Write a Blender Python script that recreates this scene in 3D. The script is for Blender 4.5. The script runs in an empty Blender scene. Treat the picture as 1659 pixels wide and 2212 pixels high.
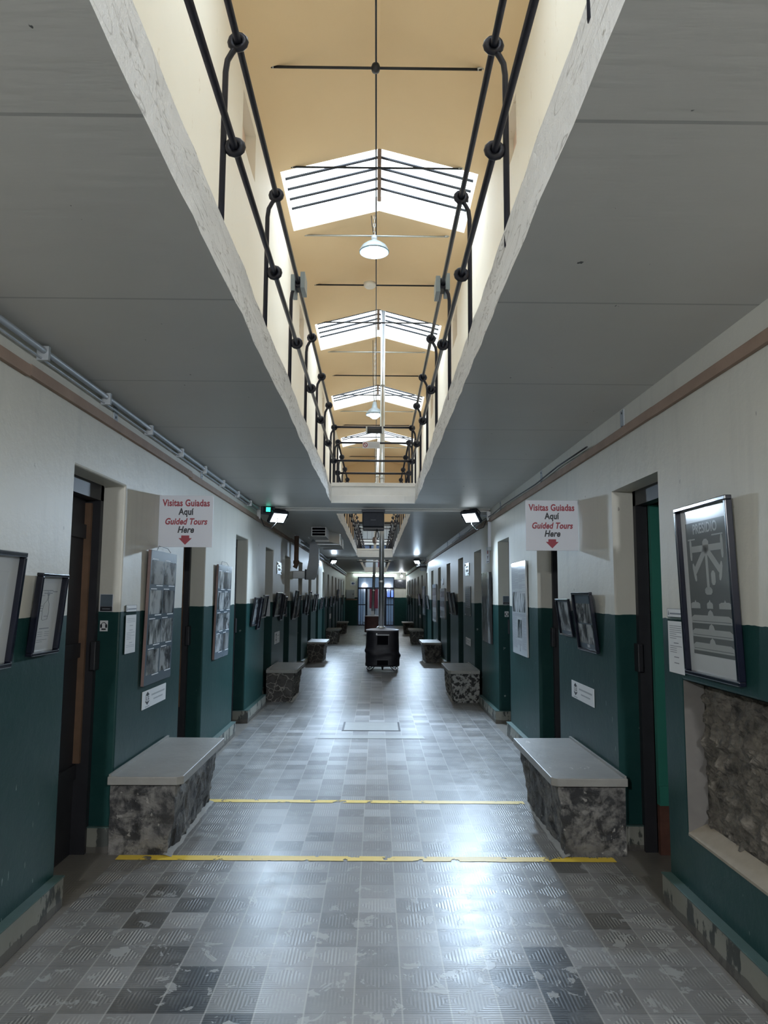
import bpy, bmesh, math, random
from mathutils import Vector, Matrix, noise
random.seed(7)
sc = bpy.context.scene
col = sc.collection

# ------------------------------------------------------------------ camera
F, PX, PY, VPX, VPY, ROLL = 1622.0, 829.5, 1106.0, 813.0, 1286.0, 0.0072
cy = Vector(((VPX-PX)/F, -(VPY-PY)/F, -1)).normalized()
cz = Vector((math.sin(ROLL), math.cos(ROLL), 0)); cz = (cz - cy*cz.dot(cy)).normalized()
cx = cy.cross(cz)
cam = bpy.data.cameras.new('camera'); camo = bpy.data.objects.new('camera', cam); col.objects.link(camo)
camo.matrix_world = Matrix.Translation((0, 0, 1.6)) @ Matrix((cx, cy, cz)).to_4x4()
cam.sensor_fit = 'VERTICAL'; cam.sensor_height = 36.0; cam.lens = F*36/2212
cam.clip_start = .02; cam.clip_end = 300
sc.camera = camo

# ------------------------------------------------------------------ light and exposure
SKY = 5.6
EXPO = 0.45
sc.view_settings.view_transform = 'Standard'; sc.view_settings.look = 'None'
sc.view_settings.exposure = EXPO; sc.view_settings.gamma = 1; sc.view_settings.use_curve_mapping = False
w = bpy.data.worlds.new('overcast_sky'); sc.world = w; w.use_nodes = True
bgn = w.node_tree.nodes['Background']; bgn.inputs[0].default_value = (.84, .93, 1, 1); bgn.inputs[1].default_value = SKY
cy_ = sc.cycles
cy_.max_bounces = 10; cy_.diffuse_bounces = 7; cy_.glossy_bounces = 4; cy_.transparent_max_bounces = 12
cy_.sample_clamp_indirect = 6; cy_.caustics_reflective = False; cy_.caustics_refractive = False
cy_.use_denoising = True
FLOOD_R, FLOOD_L, FLOOD_FAR, FLOOD_FILL = 64, 24, 42, 60
TUBE_E = 12
LAMP_W = 5

XL, XR = -1.65, 1.57
ZC, ZS = 2.80, 3.02
Y0, YE = -3.4, 40.2
XU = 1.75
SKYL = [(-2.3, -.25), (4.72, 6.74), (11.74, 13.77), (18.78, 20.85), (25.8, 27.85), (32.9, 34.95)]

# ------------------------------------------------------------------ helpers
def link(o, parent=None):
    col.objects.link(o)
    if parent is not None: o.parent = parent
    return o
def tag(o, label=None, cat=None, group=None, kind=None):
    if label: o['label'] = label
    if cat: o['category'] = cat
    if group: o['group'] = group
    if kind: o['kind'] = kind
    return o
def empty(name, mat=None, label=None, cat=None, group=None, kind=None):
    o = bpy.data.objects.new(name, None); o.empty_display_size = .1; col.objects.link(o)
    if mat is not None: o.matrix_world = mat
    return tag(o, label, cat, group, kind)
def T(x, y, z): return Matrix.Translation((x, y, z))
def wallm(side, y, z, off=0.0, tilt=0.0, roll=0.0):
    """local frame of something on a side wall: x to the viewer's right, y up, z out of the wall"""
    x = XL+off if side < 0 else XR-off
    u = Vector((0, 1, 0)) if side < 0 else Vector((0, -1, 0))
    n = Vector((1, 0, 0)) if side < 0 else Vector((-1, 0, 0))
    v = Vector((0, 0, 1))
    m = Matrix((u, v, n)).transposed().to_4x4()
    m = m @ Matrix.Rotation(tilt, 4, 'X') @ Matrix.Rotation(roll, 4, 'Z')
    return T(x, y, z) @ m
def facem(x, y, z):
    """local frame of something that faces the camera end (-Y)"""
    return T(x, y, z) @ Matrix(((1, 0, 0), (0, 0, -1), (0, 1, 0))).to_4x4()

class MB:
    def __init__(s): s.bm = bmesh.new()
    def quad(s, a, b, c, d, mi=0):
        f = s.bm.faces.new([s.bm.verts.new(p) for p in (a, b, c, d)]); f.material_index = mi; return s
    def poly(s, pts, mi=0):
        f = s.bm.faces.new([s.bm.verts.new(p) for p in pts]); f.material_index = mi; return s
    def box(s, x0, x1, y0, y1, z0, z1, mi=0, bev=0):
        g = bmesh.ops.create_cube(s.bm, size=1)
        vs = g['verts']
        for v in vs:
            v.co = Vector(((x0+x1)/2+v.co.x*(x1-x0), (y0+y1)/2+v.co.y*(y1-y0), (z0+z1)/2+v.co.z*(z1-z0)))
        fs = {f for v in vs for f in v.link_faces}
        for f in fs: f.material_index = mi
        if bev:
            es = list({e for v in vs for e in v.link_edges})
            r = bmesh.ops.bevel(s.bm, geom=es, offset=bev, segments=2, profile=.6, affect='EDGES')
            for f in r['faces']: f.material_index = mi
        return s
    def prism(s, pts, z0, z1, mi=0):
        """closed outline in x,y pulled from z0 to z1"""
        a = [s.bm.verts.new((p[0], p[1], z0)) for p in pts]; b = [s.bm.verts.new((p[0], p[1], z1)) for p in pts]
        n = len(pts); fs = [s.bm.faces.new(b), s.bm.faces.new(a[::-1])]
        for i in range(n): fs.append(s.bm.faces.new((a[i], a[(i+1) % n], b[(i+1) % n], b[i])))
        for f in fs: f.material_index = mi
        return s
    def tube(s, pts, r, seg=8, cap=True, mi=0, closed=False):
        pts = [Vector(p) for p in pts]; n = len(pts); rings = []
        up = Vector((0, 0, 1))
        for i, p in enumerate(pts):
            if closed: d = (pts[(i+1) % n]-pts[i-1])
            else: d = (pts[min(i+1, n-1)]-pts[max(i-1, 0)])
            d.normalize()
            if i == 0:
                a = up if abs(d.z) < .9 else Vector((1, 0, 0))
                a = (a-d*a.dot(d)).normalized()
            else:
                a = (a-d*a.dot(d)).normalized()
            b = d.cross(a)
            rr = r[i] if isinstance(r, (list, tuple)) else r
            rings.append([s.bm.verts.new(p+(a*math.cos(t)+b*math.sin(t))*rr) for t in [2*math.pi*k/seg for k in range(seg)]])
        m = n if closed else n-1
        for i in range(m):
            A, B = rings[i], rings[(i+1) % n]
            for k in range(seg):
                f = s.bm.faces.new((A[k], A[(k+1) % seg], B[(k+1) % seg], B[k])); f.smooth = True; f.material_index = mi
        if cap and not closed:
            f = s.bm.faces.new(rings[0][::-1]); f.material_index = mi
            f = s.bm.faces.new(rings[-1]); f.material_index = mi
        return s
    def lathe(s, prof, seg=24, sx=1, sy=1, c=(0, 0, 0), mi=0):
        rings = []
        for r, z in prof:
            rings.append([s.bm.verts.new((c[0]+r*sx*math.cos(2*math.pi*k/seg), c[1]+r*sy*math.sin(2*math.pi*k/seg), c[2]+z)) for k in range(seg)])
        for A, B in zip(rings, rings[1:]):
            for k in range(seg):
                f = s.bm.faces.new((A[k], A[(k+1) % seg], B[(k+1) % seg], B[k])); f.smooth = True; f.material_index = mi
        return s
    def build(s, name, mats, parent=None, matrix=None, smooth=None):
        bmesh.ops.remove_doubles(s.bm, verts=s.bm.verts, dist=1e-5)
        bmesh.ops.recalc_face_normals(s.bm, faces=s.bm.faces)
        me = bpy.data.meshes.new(name); s.bm.to_mesh(me); s.bm.free()
        if not isinstance(mats, (list, tuple)): mats = [mats]
        for m in mats: me.materials.append(m)
        if smooth:
            for p in me.polygons: p.use_smooth = True
        o = bpy.data.objects.new(name, me); link(o, parent)
        if matrix is not None: o.matrix_world = matrix
        return o

def copy_tree(o, parent=None):
    c = o.copy(); col.objects.link(c)
    if parent is not None: c.parent = parent
    for ch in list(o.children): copy_tree(ch, c)
    return c

def text_mesh(name, body, size, mat, parent, x=0, y=0, z=.001, bold=0.0, shear=0.0, align='CENTER', squash=1.0, ext=.0006):
    cu = bpy.data.curves.new(name, 'FONT'); cu.body = body; cu.size = size; cu.align_x = align; cu.align_y = 'CENTER'
    cu.offset = bold; cu.shear = shear; cu.space_character = 1.04; cu.extrude = ext; cu.resolution_u = 4
    tmp = bpy.data.objects.new('tmp', cu); col.objects.link(tmp)
    dg = bpy.context.evaluated_depsgraph_get()
    me = bpy.data.meshes.new_from_object(tmp.evaluated_get(dg)); bpy.data.objects.remove(tmp); bpy.data.curves.remove(cu)
    me.transform(Matrix.Diagonal((squash, 1, 1, 1)))
    me.materials.clear(); me.materials.append(mat)
    o = bpy.data.objects.new(name, me); link(o, parent); o.location = (x, y, z)
    return o

# ------------------------------------------------------------------ materials
class NT:
    def __init__(s, name):
        s.m = bpy.data.materials.new(name); s.m.use_nodes = True; s.t = s.m.node_tree; s.n = s.t.nodes
        s.b = s.n['Principled BSDF']; s.out = s.n['Material Output']
    def node(s, typ, **kw):
        n = s.n.new(typ)
        for k, v in kw.items():
            if k.startswith('i_'):
                key = k[2:]; n.inputs[int(key) if key.isdigit() else key].default_value = v
            else: setattr(n, k, v)
        return n
    def l(s, a, b): s.t.links.new(a, b); return s
    def math(s, op, a, b=None, c=None, clamp=False):
        n = s.n.new('ShaderNodeMath'); n.operation = op; n.use_clamp = clamp
        for i, v in enumerate((a, b, c)):
            if v is None: continue
            if isinstance(v, (int, float)): n.inputs[i].default_value = v
            else: s.l(v, n.inputs[i])
        return n.outputs[0]
    def mix(s, fac, a, b, mode='MIX'):
        n = s.n.new('ShaderNodeMix'); n.data_type = 'RGBA'; n.blend_type = mode
        for i, v in ((0, fac), (6, a), (7, b)):
            if isinstance(v, (int, float)): n.inputs[i].default_value = v
            elif isinstance(v, tuple): n.inputs[i].default_value = v if len(v) == 4 else v+(1,)
            else: s.l(v, n.inputs[i])
        return n.outputs[2]
    def ramp(s, fac, *stops, interp='LINEAR'):
        n = s.n.new('ShaderNodeValToRGB'); n.color_ramp.interpolation = interp
        e = n.color_ramp.elements
        while len(e) < len(stops): e.new(.5)
        for k, (p, c) in enumerate(stops):
            e[k].position = p; e[k].color = (c, c, c, 1) if isinstance(c, (int, float)) else (c if len(c) == 4 else c+(1,))
        s.l(fac, n.inputs[0]); return n.outputs[0]
    def noise(s, vec, scale, detail=3, rough=.55, dist=0):
        n = s.n.new('ShaderNodeTexNoise'); n.inputs['Scale'].default_value = scale; n.inputs['Detail'].default_value = detail
        n.inputs['Roughness'].default_value = rough; n.inputs['Distortion'].default_value = dist
        if vec is not None: s.l(vec, n.inputs['Vector'])
        return n.outputs[0]
    def pos(s): return s.n.new('ShaderNodeNewGeometry').outputs['Position']
    def obj(s): return s.n.new('ShaderNodeTexCoord').outputs['Object']
    def scale(s, vec, sv):
        n = s.n.new('ShaderNodeVectorMath'); n.operation = 'MULTIPLY'; n.inputs[1].default_value = sv; s.l(vec, n.inputs[0]); return n.outputs[0]
    def sep(s, vec):
        n = s.n.new('ShaderNodeSeparateXYZ'); s.l(vec, n.inputs[0]); return n.outputs
    def bump(s, h, strength=.3, dist=.01, normal=None):
        n = s.n.new('ShaderNodeBump'); n.inputs['Strength'].default_value = strength; n.inputs['Distance'].default_value = dist
        s.l(h, n.inputs['Height'])
        if normal is not None: s.l(normal, n.inputs['Normal'])
        s.l(n.outputs[0], s.b.inputs['Normal']); return n.outputs[0]
    def set(s, color=None, rough=None, metal=None, spec=None):
        for k, v in (('Base Color', color), ('Roughness', rough), ('Metallic', metal), ('Specular IOR Level', spec)):
            if v is None: continue
            if isinstance(v, tuple): v = v if len(v) == 4 else v+(1,)
            if isinstance(v, (int, float, tuple)): s.b.inputs[k].default_value = v
            else: s.l(v, s.b.inputs[k])
        return s

def simple(name, c, rough=.6, metal=0, var=.12, scale=14, bump=.08, spec=.5):
    t = NT(name); p = t.obj(); n = t.noise(p, scale, 4)
    c2 = tuple(x*(1-var) for x in c); c1 = tuple(min(1, x*(1+var)) for x in c)
    t.set(t.mix(n, c2, c1), rough, metal, spec)
    if bump: t.bump(n, bump, .004)
    return t.m
def emit(name, c, e):
    t = NT(name); t.b.inputs['Base Color'].default_value = c+(1,)
    t.b.inputs['Emission Color'].default_value = c+(1,); t.b.inputs['Emission Strength'].default_value = e
    return t.m

def wall_paint(name, dado):
    t = NT(name); p = t.pos(); x, y, z = t.sep(p)
    n1 = t.noise(p, 1.3, 5, .6); n2 = t.noise(p, 18, 4); n3 = t.noise(p, 5, 5, .7)
    cream = t.mix(n1, (.56, .54, .475), (.69, .675, .60))
    # old damp runs below the ceiling
    st = t.noise(t.scale(p, (6, 6, .5)), 1.4, 4, .65)
    cream = t.mix(t.math('MULTIPLY', t.ramp(st, (.52, 0), (.75, 1)), .35), cream, (.46, .45, .41))
    chips = t.ramp(t.noise(t.scale(p, (1, 1, .7)), 16, 3, .5), (.755, 0), (.77, 1))
    cream = t.mix(chips, cream, (.32, .30, .27))
    if dado:
        gr = t.mix(n1, (.007, .038, .036), (.014, .056, .052))
        gr = t.mix(t.ramp(n3, (.45, 0), (.72, .5)), gr, (.020, .060, .057))
        scr = t.ramp(t.noise(t.scale(p, (1, 5, 1.2)), 9, 3, .45), (.735, 0), (.75, 1))
        gr = t.mix(t.math('MULTIPLY', scr, .65), gr, (.30, .36, .35))
        edge = t.math('ADD', z, t.math('MULTIPLY', t.math('SUBTRACT', t.noise(p, 7, 2), .5), .022))
        fac = t.math('GREATER_THAN', edge, dado)
        colr = t.mix(fac, gr, cream)
        t.set(colr, t.ramp(fac, (0, .40), (1, .45)), spec=t.ramp(fac, (0, .18), (1, .42)))
    else: t.set(cream, .5)
    h = t.math('ADD', t.math('MULTIPLY', n3, .7), t.math('MULTIPLY', n2, .25))
    t.bump(h, .35, .012)
    return t.m
M = {}
M['wall'] = wall_paint('two_tone_wall_paint', 1.485)

t = NT('upper_wall_paint'); p = t.pos(); n = t.noise(p, .9, 5, .6)
c = t.mix(n, (.85, .81, .71), (.90, .87, .79)); c = t.mix(t.ramp(t.noise(t.scale(p, (1, 1, .35)), 7, 4, .7), (.66, 0), (.69, .5)), c, (.62, .54, .40))
t.set(c, .7); t.bump(t.noise(p, 9, 4), .15, .01); M['upper'] = t.m
t = NT('vault_paint'); p = t.pos(); n = t.noise(p, .8, 4, .6)
c = t.mix(n, (.82, .625, .385), (.87, .68, .44)); t.set(c, .75); t.bump(t.noise(p, 6, 4), .12, .01); M['vault'] = t.m
M['niche'] = simple('clerestory_paint', (.78, .62, .52), .7)
M['white'] = simple('shaft_white', (.86, .85, .80), .6, var=.05)

t = NT('gallery_underside_paint'); p = t.pos(); x, y, z = t.sep(p)
n = t.noise(p, 1.1, 5, .6); c = t.mix(n, (.53, .515, .485), (.63, .615, .58))
fl = t.ramp(t.noise(t.scale(p, (1.4, .8, 1)), 19, 3, .45), (.76, 0), (.775, 1)); c = t.mix(fl, c, (.10, .10, .10))
seam = t.math('LESS_THAN', t.math('ABSOLUTE', t.math('SUBTRACT', t.math('FRACT', t.math('DIVIDE', y, 1.187)), .5)), .006)
c = t.mix(t.math('MULTIPLY', seam, .5), c, (.2, .2, .2))
t.set(c, .40, spec=.4)
h = t.math('SUBTRACT', t.noise(t.scale(p, (.5, 3, 1)), 5, 4, .6), t.math('MULTIPLY', seam, .8)); t.bump(h, .12, .01); M['under'] = t.m

t = NT('lip_plaster'); p = t.pos(); n = t.noise(p, 4, 6, .65)
c = t.mix(n, (.74, .75, .76), (.88, .89, .90)); c = t.mix(t.ramp(t.noise(p, 22, 4, .6), (.66, 0), (.72, .8)), c, (.34, .33, .31))
cr = t.ramp(t.noise(t.scale(p, (1, .5, 3)), 3, 3, .6, 1.2), (.485, 0), (.497, 1), (.503, 1), (.515, 0)); c = t.mix(t.math('MULTIPLY', cr, .5), c, (.22, .21, .2))
t.set(c, .75); t.bump(t.noise(p, 16, 6, .7), .6, .02); M['lip'] = t.m
M['lip_clean'] = simple('painted_fascia', (.80, .80, .79), .6, var=.06)

# floor: relief tiles laid in a grid
TX, TY, TOX, TOY = .19, .185, .112, 3.269
t = NT('relief_floor_tile'); p = t.pos(); x, y, z = t.sep(p)
u_ = t.math('DIVIDE', t.math('SUBTRACT', x, TOX), TX); v_ = t.math('DIVIDE', t.math('SUBTRACT', y, TOY), TY)
fu = t.math('FRACT', u_); fv = t.math('FRACT', v_)
au = t.math('ABSOLUTE', t.math('SUBTRACT', fu, .5)); av = t.math('ABSOLUTE', t.math('SUBTRACT', fv, .5))
tone = t.node('ShaderNodeAttribute', attribute_name='tone').outputs['Fac']
big = t.noise(p, .8, 4, .6); med = t.noise(p, 6, 5, .6); fine = t.noise(p, 38, 4, .65)
c = t.mix(tone, (.012, .013, .016), (.39, .395, .405))
c = t.mix(t.math('MULTIPLY', t.ramp(t.math('ABSOLUTE', x), (.75, 0), (1.3, .55)), t.ramp(big, (.3, .4), (.7, 1))), c, (.20, .185, .16))
c = t.mix(t.math('MULTIPLY', fine, .22), c, (.05, .05, .05)); c = t.mix(t.math('MULTIPLY', t.ramp(med, (.5, 0), (.7, 1)), .16), c, (.42, .42, .41))
near = t.ramp(t.math('DIVIDE', y, 10), (.36, 1), (.60, .25))
wear = t.math('MULTIPLY', t.ramp(t.noise(t.scale(p, (1, .9, 1)), 9, 6, .6, .5), (.60, 0), (.615, 1)), near)
c = t.mix(t.math('MULTIPLY', wear, .75), c, (.34, .345, .34))
ins = t.math('LESS_THAN', t.math('ADD', au, av), .47)
sx = t.math('SINE', t.math('MULTIPLY', fu, 2*math.pi*12)); sy = t.math('SINE', t.math('MULTIPLY', fv, 2*math.pi*12))
keep = t.math('SUBTRACT', 1, t.math('MULTIPLY', t.ramp(t.noise(p, 2.2, 3, .6), (.42, 0), (.60, 1)), .8))
edgex = t.ramp(t.math('ABSOLUTE', x), (.80, .42), (1.12, 1.15))
amt = t.math('MULTIPLY', keep, edgex)
amt = t.math('MULTIPLY', amt, t.math('SUBTRACT', 1, wear))
rin = t.math('MULTIPLY', t.math('MULTIPLY', ins, sx), amt); rout = t.math('MULTIPLY', t.math('MULTIPLY', t.math('SUBTRACT', 1, ins), sy), amt)
c = t.mix(t.math('MULTIPLY', rin, .62, clamp=True), c, t.mix(1.0, c, (2.4, 2.4, 2.3), 'MULTIPLY')); c = t.mix(t.math('MULTIPLY', rin, -.55, clamp=True), c, (.03, .03, .03))
c = t.mix(t.math('MULTIPLY', t.math('ABSOLUTE', rout), .12, clamp=True), c, (.06, .06, .06))
gx = t.math('GREATER_THAN', au, .482); gy = t.math('GREATER_THAN', av, .488)
c = t.mix(t.math('MULTIPLY', gy, .5), c, (.10, .10, .10)); c = t.mix(t.math('MULTIPLY', gx, .48), c, (.44, .43, .41))
mar = t.math('GREATER_THAN', t.math('ABSOLUTE', t.math('ADD', x, .03)), 1.535)
c = t.mix(mar, c, t.mix(med, (.13, .12, .105), (.22, .205, .185)))
t.set(c, t.math('ADD', t.math('MULTIPLY', med, .2), .25), spec=.42)
h = t.math('ADD', t.math('MULTIPLY', t.math('ADD', rin, rout), .35), t.math('MULTIPLY', med, .7)); h = t.math('SUBTRACT', h, t.math('MULTIPLY', t.math('ADD', gx, gy), .5))
h = t.math('ADD', h, t.math('MULTIPLY', wear, .3))
t.bump(h, .16, .006); M['floor'] = t.m

t = NT('peeling_plinth'); p = t.pos(); x, y, z = t.sep(p); n = t.noise(t.scale(p, (1, 1, .45)), 9, 5, .6)
c = t.mix(t.noise(p, 3, 4), (.20, .20, .165), (.31, .305, .27)); c = t.mix(t.ramp(n, (.53, 0), (.56, 1)), c, (.06, .065, .06))
low = t.math('LESS_THAN', t.math('ADD', z, t.math('MULTIPLY', t.noise(p, 6, 3), .05)), .07); c = t.mix(t.math('MULTIPLY', low, .8), c, (.095, .085, .075))
t.set(c, .6); t.bump(n, .5, .01); M['plinth'] = t.m
M['plinth_cap'] = simple('green_plinth_cap', (.055, .10, .092), .5, var=.3, scale=9)

t = NT('bare_rubble'); p = t.obj(); n = t.noise(p, 9, 8, .7); v = t.node('ShaderNodeTexVoronoi', i_Scale=14.0); t.l(p, v.inputs['Vector'])
c = t.mix(t.ramp(n, (.32, 0), (.68, 1)), (.030, .027, .023), (.22, .195, .16)); c = t.mix(t.ramp(v.outputs['Distance'], (.0, .6), (.25, 0)), c, (.02, .018, .016))
t.set(c, .85); t.bump(t.math('ADD', n, v.outputs['Distance']), .9, .03); M['rubble'] = t.m

def bench_stone(name, mode):
    t = NT(name); p = t.obj(); n = t.noise(p, 7, 6, .65)
    pp = t.node('ShaderNodeMixRGB', blend_type='ADD', i_Fac=.10); t.l(p, pp.inputs[1]); t.l(t.n.new('ShaderNodeTexNoise').outputs[1], pp.inputs[2])
    v = t.node('ShaderNodeTexVoronoi', feature='DISTANCE_TO_EDGE', i_Scale=7.0 if mode else 9.0); t.l(pp.outputs[0], v.inputs['Vector'])
    if mode == 1:
        st = t.mix(n, (.035, .032, .032), (.12, .11, .10)); joint = t.ramp(v.outputs[0], (.02, 1), (.05, 0))
        c = t.mix(joint, st, (.30, .28, .25))
    elif mode == 2:
        c = t.mix(t.ramp(t.noise(p, 15, 4, .6), (.46, 0), (.52, 1)), (.035, .035, .035), (.36, .36, .34))
        joint = t.ramp(n, (.4, 0), (.6, 1))
    else:
        n2 = t.noise(p, 8, 7, .68, .3); n3 = t.noise(t.scale(p, (1, 1, .6)), 3, 3, .5); c = t.mix(t.ramp(n2, (.42, 0), (.56, 1)), (.028, .028, .029), (.20, .19, .175))
        c = t.mix(t.ramp(n3, (.45, 0), (.62, .75)), c, (.05, .048, .047)); c = t.mix(t.ramp(t.noise(p, 28, 3, .6), (.66, 0), (.70, .7)), c, (.36, .345, .31))
        joint = n2
    t.set(c, .75); t.bump(t.math('ADD', t.math('MULTIPLY', joint, .5), n), .8, .02); return t.m
M['stone_a'] = bench_stone('smeared_bench_stone', 0); M['stone_b'] = bench_stone('crazy_bench_stone', 1); M['stone_c'] = bench_stone('blotched_bench_stone', 2)
t = NT('bench_concrete'); p = t.pos(); n = t.noise(p, 3, 6, .65); c = t.mix(n, (.17, .165, .148), (.37, .36, .335))
c = t.mix(t.ramp(t.noise(t.scale(p, (1, .5, 1)), 14, 5, .6), (.67, 0), (.69, 1)), c, (.50, .49, .46)); t.set(c, .45); t.bump(t.noise(p, 30, 5), .25, .006); M['slab'] = t.m; M['cement'] = simple('grey_cement', (.27, .265, .25), .7, var=.25, scale=20, bump=.3)

M['board'] = simple('bare_wood_board', (.30, .205, .15), .7, var=.35, scale=6)
M['black_wood'] = simple('black_painted_wood', (.016, .016, .020), .5, var=.4, scale=8)
M['brown_wood'] = simple('worn_brown_wood', (.15, .085, .05), .65, var=.5, scale=7)
M['green_door'] = simple('green_door_paint', (.03, .17, .13), .4, var=.15, scale=4)
M['red_wood'] = simple('red_brown_wood', (.10, .045, .033), .85, var=.4, spec=.2)
M['iron'] = simple('black_rail_iron', (.028, .030, .045), .32, .35, var=.3, scale=20)
M['galv'] = simple('galvanised_steel', (.50, .53, .55), .34, .75, var=.12, scale=10)
M['galv_pipe'] = simple('stove_pipe_steel', (.62, .66, .70), .28, .85, var=.08, scale=6)
M['conduit'] = simple('grey_conduit', (.36, .39, .42), .45, .2, var=.1)
M['grey_metal'] = simple('grey_sheet_metal', (.36, .39, .42), .5, .2, var=.08)
M['rust'] = simple('brown_rust_pipe', (.16, .10, .07), .7, var=.4)
M['frame'] = simple('navy_black_frame', (.006, .007, .016), .16, 0, var=.2, bump=0, spec=.8)
M['frame_brown'] = simple('brown_panel_edge', (.17, .11, .10), .6)
M['paper'] = simple('white_paper', (.72, .73, .74), .55, var=.03, bump=0)
M['glass_paper'] = simple('glazed_paper', (.56, .585, .60), .12, var=.02, bump=0)
M['paper_grey'] = simple('poster_grey', (.155, .168, .17), .10, var=.04, bump=0)
M['poster_pale'] = simple('poster_pale', (.40, .42, .42), .12, var=.06, bump=0)
M['ink'] = simple('grey_ink', (.16, .17, .19), .5, var=.1, bump=0)
M['ink_soft'] = simple('soft_ink', (.38, .40, .42), .5, var=.1, bump=0)
M['black_ink'] = simple('black_ink', (.012, .013, .018), .5, var=.1, bump=0)
M['red_ink'] = simple('crimson_ink', (.28, .022, .040), .5, var=.06, bump=0)
M['acrylic'] = simple('white_acrylic', (.60, .62, .68), .35, var=.02, bump=0)
M['slate'] = simple('slate_mount', (.115, .15, .18), .22, var=.05, bump=0)
M['black_plastic'] = simple('black_plastic', (.012, .014, .02), .4, var=.2, bump=.02)
M['dark_metal'] = simple('dark_lamp_metal', (.03, .035, .045), .4, .4)
M['yellow'] = None
M['lamp_grey'] = simple('lamp_enamel', (.30, .36, .40), .35, .1, var=.05)
M['lamp_in'] = simple('lamp_inner', (.34, .58, .80), .4, var=.03)
M['cable'] = simple('dark_cable', (.02, .02, .022), .5)
M['cream_plain'] = simple('end_wall_cream', (.60, .57, .49), .6, var=.08, scale=3)
M['screw'] = simple('bright_screw', (.75, .75, .75), .3, .9, bump=0)
M['bulb'] = emit('lit_bulb', (.93, .97, 1), 5)
M['lens'] = emit('lit_flood_lens', (.86, .95, 1), 4)
M['lens_soft'] = emit('lit_flood_lens_dim', (.86, .97, 1), 2.2)
M['tube'] = emit('lit_tube', (.80, 1, 1), TUBE_E)
M['green_led'] = emit('green_led', (.05, .9, .55), 1.2)
M['screen'] = emit('lit_screen', (.22, .30, 1), 1.5)
M['dark_screen'] = simple('dark_screen', (.01, .012, .02), .2, bump=0); M['void'] = simple('matte_black', (.004, .004, .006), .9, bump=0, spec=.1)  # flat matte black for stove openings, duct grille and wall backing
M['red_cloth'] = simple('red_banner', (.20, .022, .045), .7)
M['blue_metal'] = simple('navy_door_metal', (.010, .016, .035), .35, .2, bump=0)
M['white_wall'] = simple('pale_room_wall', (.62, .68, .74), .6, var=.05)
M['tan_hall'] = simple('pale_hall_floor', (.40, .42, .45), .3, var=.1)

t = NT('yellow_floor_paint'); p = t.pos(); n = t.noise(p, 9, 4, .6)
t.set(t.mix(t.noise(p, 20, 3), (.80, .55, .05), (.90, .66, .09)), .45)
tr = t.n.new('ShaderNodeBsdfTransparent'); mx = t.n.new('ShaderNodeMixShader')
t.l(t.ramp(n, (.60, 0), (.615, 1)), mx.inputs[0]); t.l(t.b.outputs[0], mx.inputs[1]); t.l(tr.outputs[0], mx.inputs[2]); t.l(mx.outputs[0], t.out.inputs[0])
M['yellow'] = t.m
def glass(name, tint, gl):
    t = NT(name); tr = t.n.new('ShaderNodeBsdfTransparent'); tr.inputs[0].default_value = tint+(1,)
    g = t.n.new('ShaderNodeBsdfGlossy'); g.inputs['Roughness'].default_value = .05
    mx = t.n.new('ShaderNodeMixShader'); mx.inputs[0].default_value = gl
    t.l(tr.outputs[0], mx.inputs[1]); t.l(g.outputs[0], mx.inputs[2]); t.l(mx.outputs[0], t.out.inputs[0]); return t.m
M['sky_glass'] = glass('roof_glass', (.95, .97, .98), .03)
M['door_glass'] = glass('door_glass', (.72, .82, .95), .06)
M['clear'] = glass('clear_acrylic', (.80, .85, .84), .10)

def photo(name, seed, sc_=1.0, dark=.02, light=.34, stretch=(1, 1, 1)):
    """an old black and white print: blotchy greys, paler towards no particular side"""
    t = NT(name); p = t.obj(); q = t.node('ShaderNodeVectorMath', operation='ADD'); t.l(t.scale(p, stretch), q.inputs[0]); q.inputs[1].default_value = (seed*3.1, seed*1.7, seed)
    n = t.noise(q.outputs[0], 7*sc_, 7, .62, .5); m_ = t.noise(q.outputs[0], 3.2*sc_, 2, .5)
    v = t.math('ADD', t.math('MULTIPLY', n, .55), t.math('MULTIPLY', m_, .6))
    c = t.ramp(v, (.47, (dark, dark*1.1, dark*1.2)), (.56, (light*.45, light*.48, light*.49)), (.64, (light, light*1.05, light*1.07)))
    t.set(c, .14, spec=.5); return t.m
PH = [photo('old_print_%s' % 'abcdef'[i], i+1, s, d, l_, st) for i, (s, d, l_, st) in enumerate(
    [(1.3, .05, .42, (1, 1, 1)), (1.9, .05, .46, (1, .7, 1)), (1.6, .02, .52, (1.6, .6, 1)), (2.6, .05, .38, (1, 1, 1)), (1.8, .03, .62, (2, .5, 1)), (1.3, .03, .30, (1.2, .5, 1))])]

# ------------------------------------------------------------------ daylight portals in the roof glazing
for i, (a, b) in enumerate(SKYL):
    L = bpy.data.lights.new('skylight_portal', 'AREA'); L.shape = 'RECTANGLE'; L.size = 3.4; L.size_y = b-a+.1; L.cycles.is_portal = True
    o = bpy.data.objects.new('skylight_portal', L); col.objects.link(o); o.location = (0, (a+b)/2, 9.6)

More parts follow.
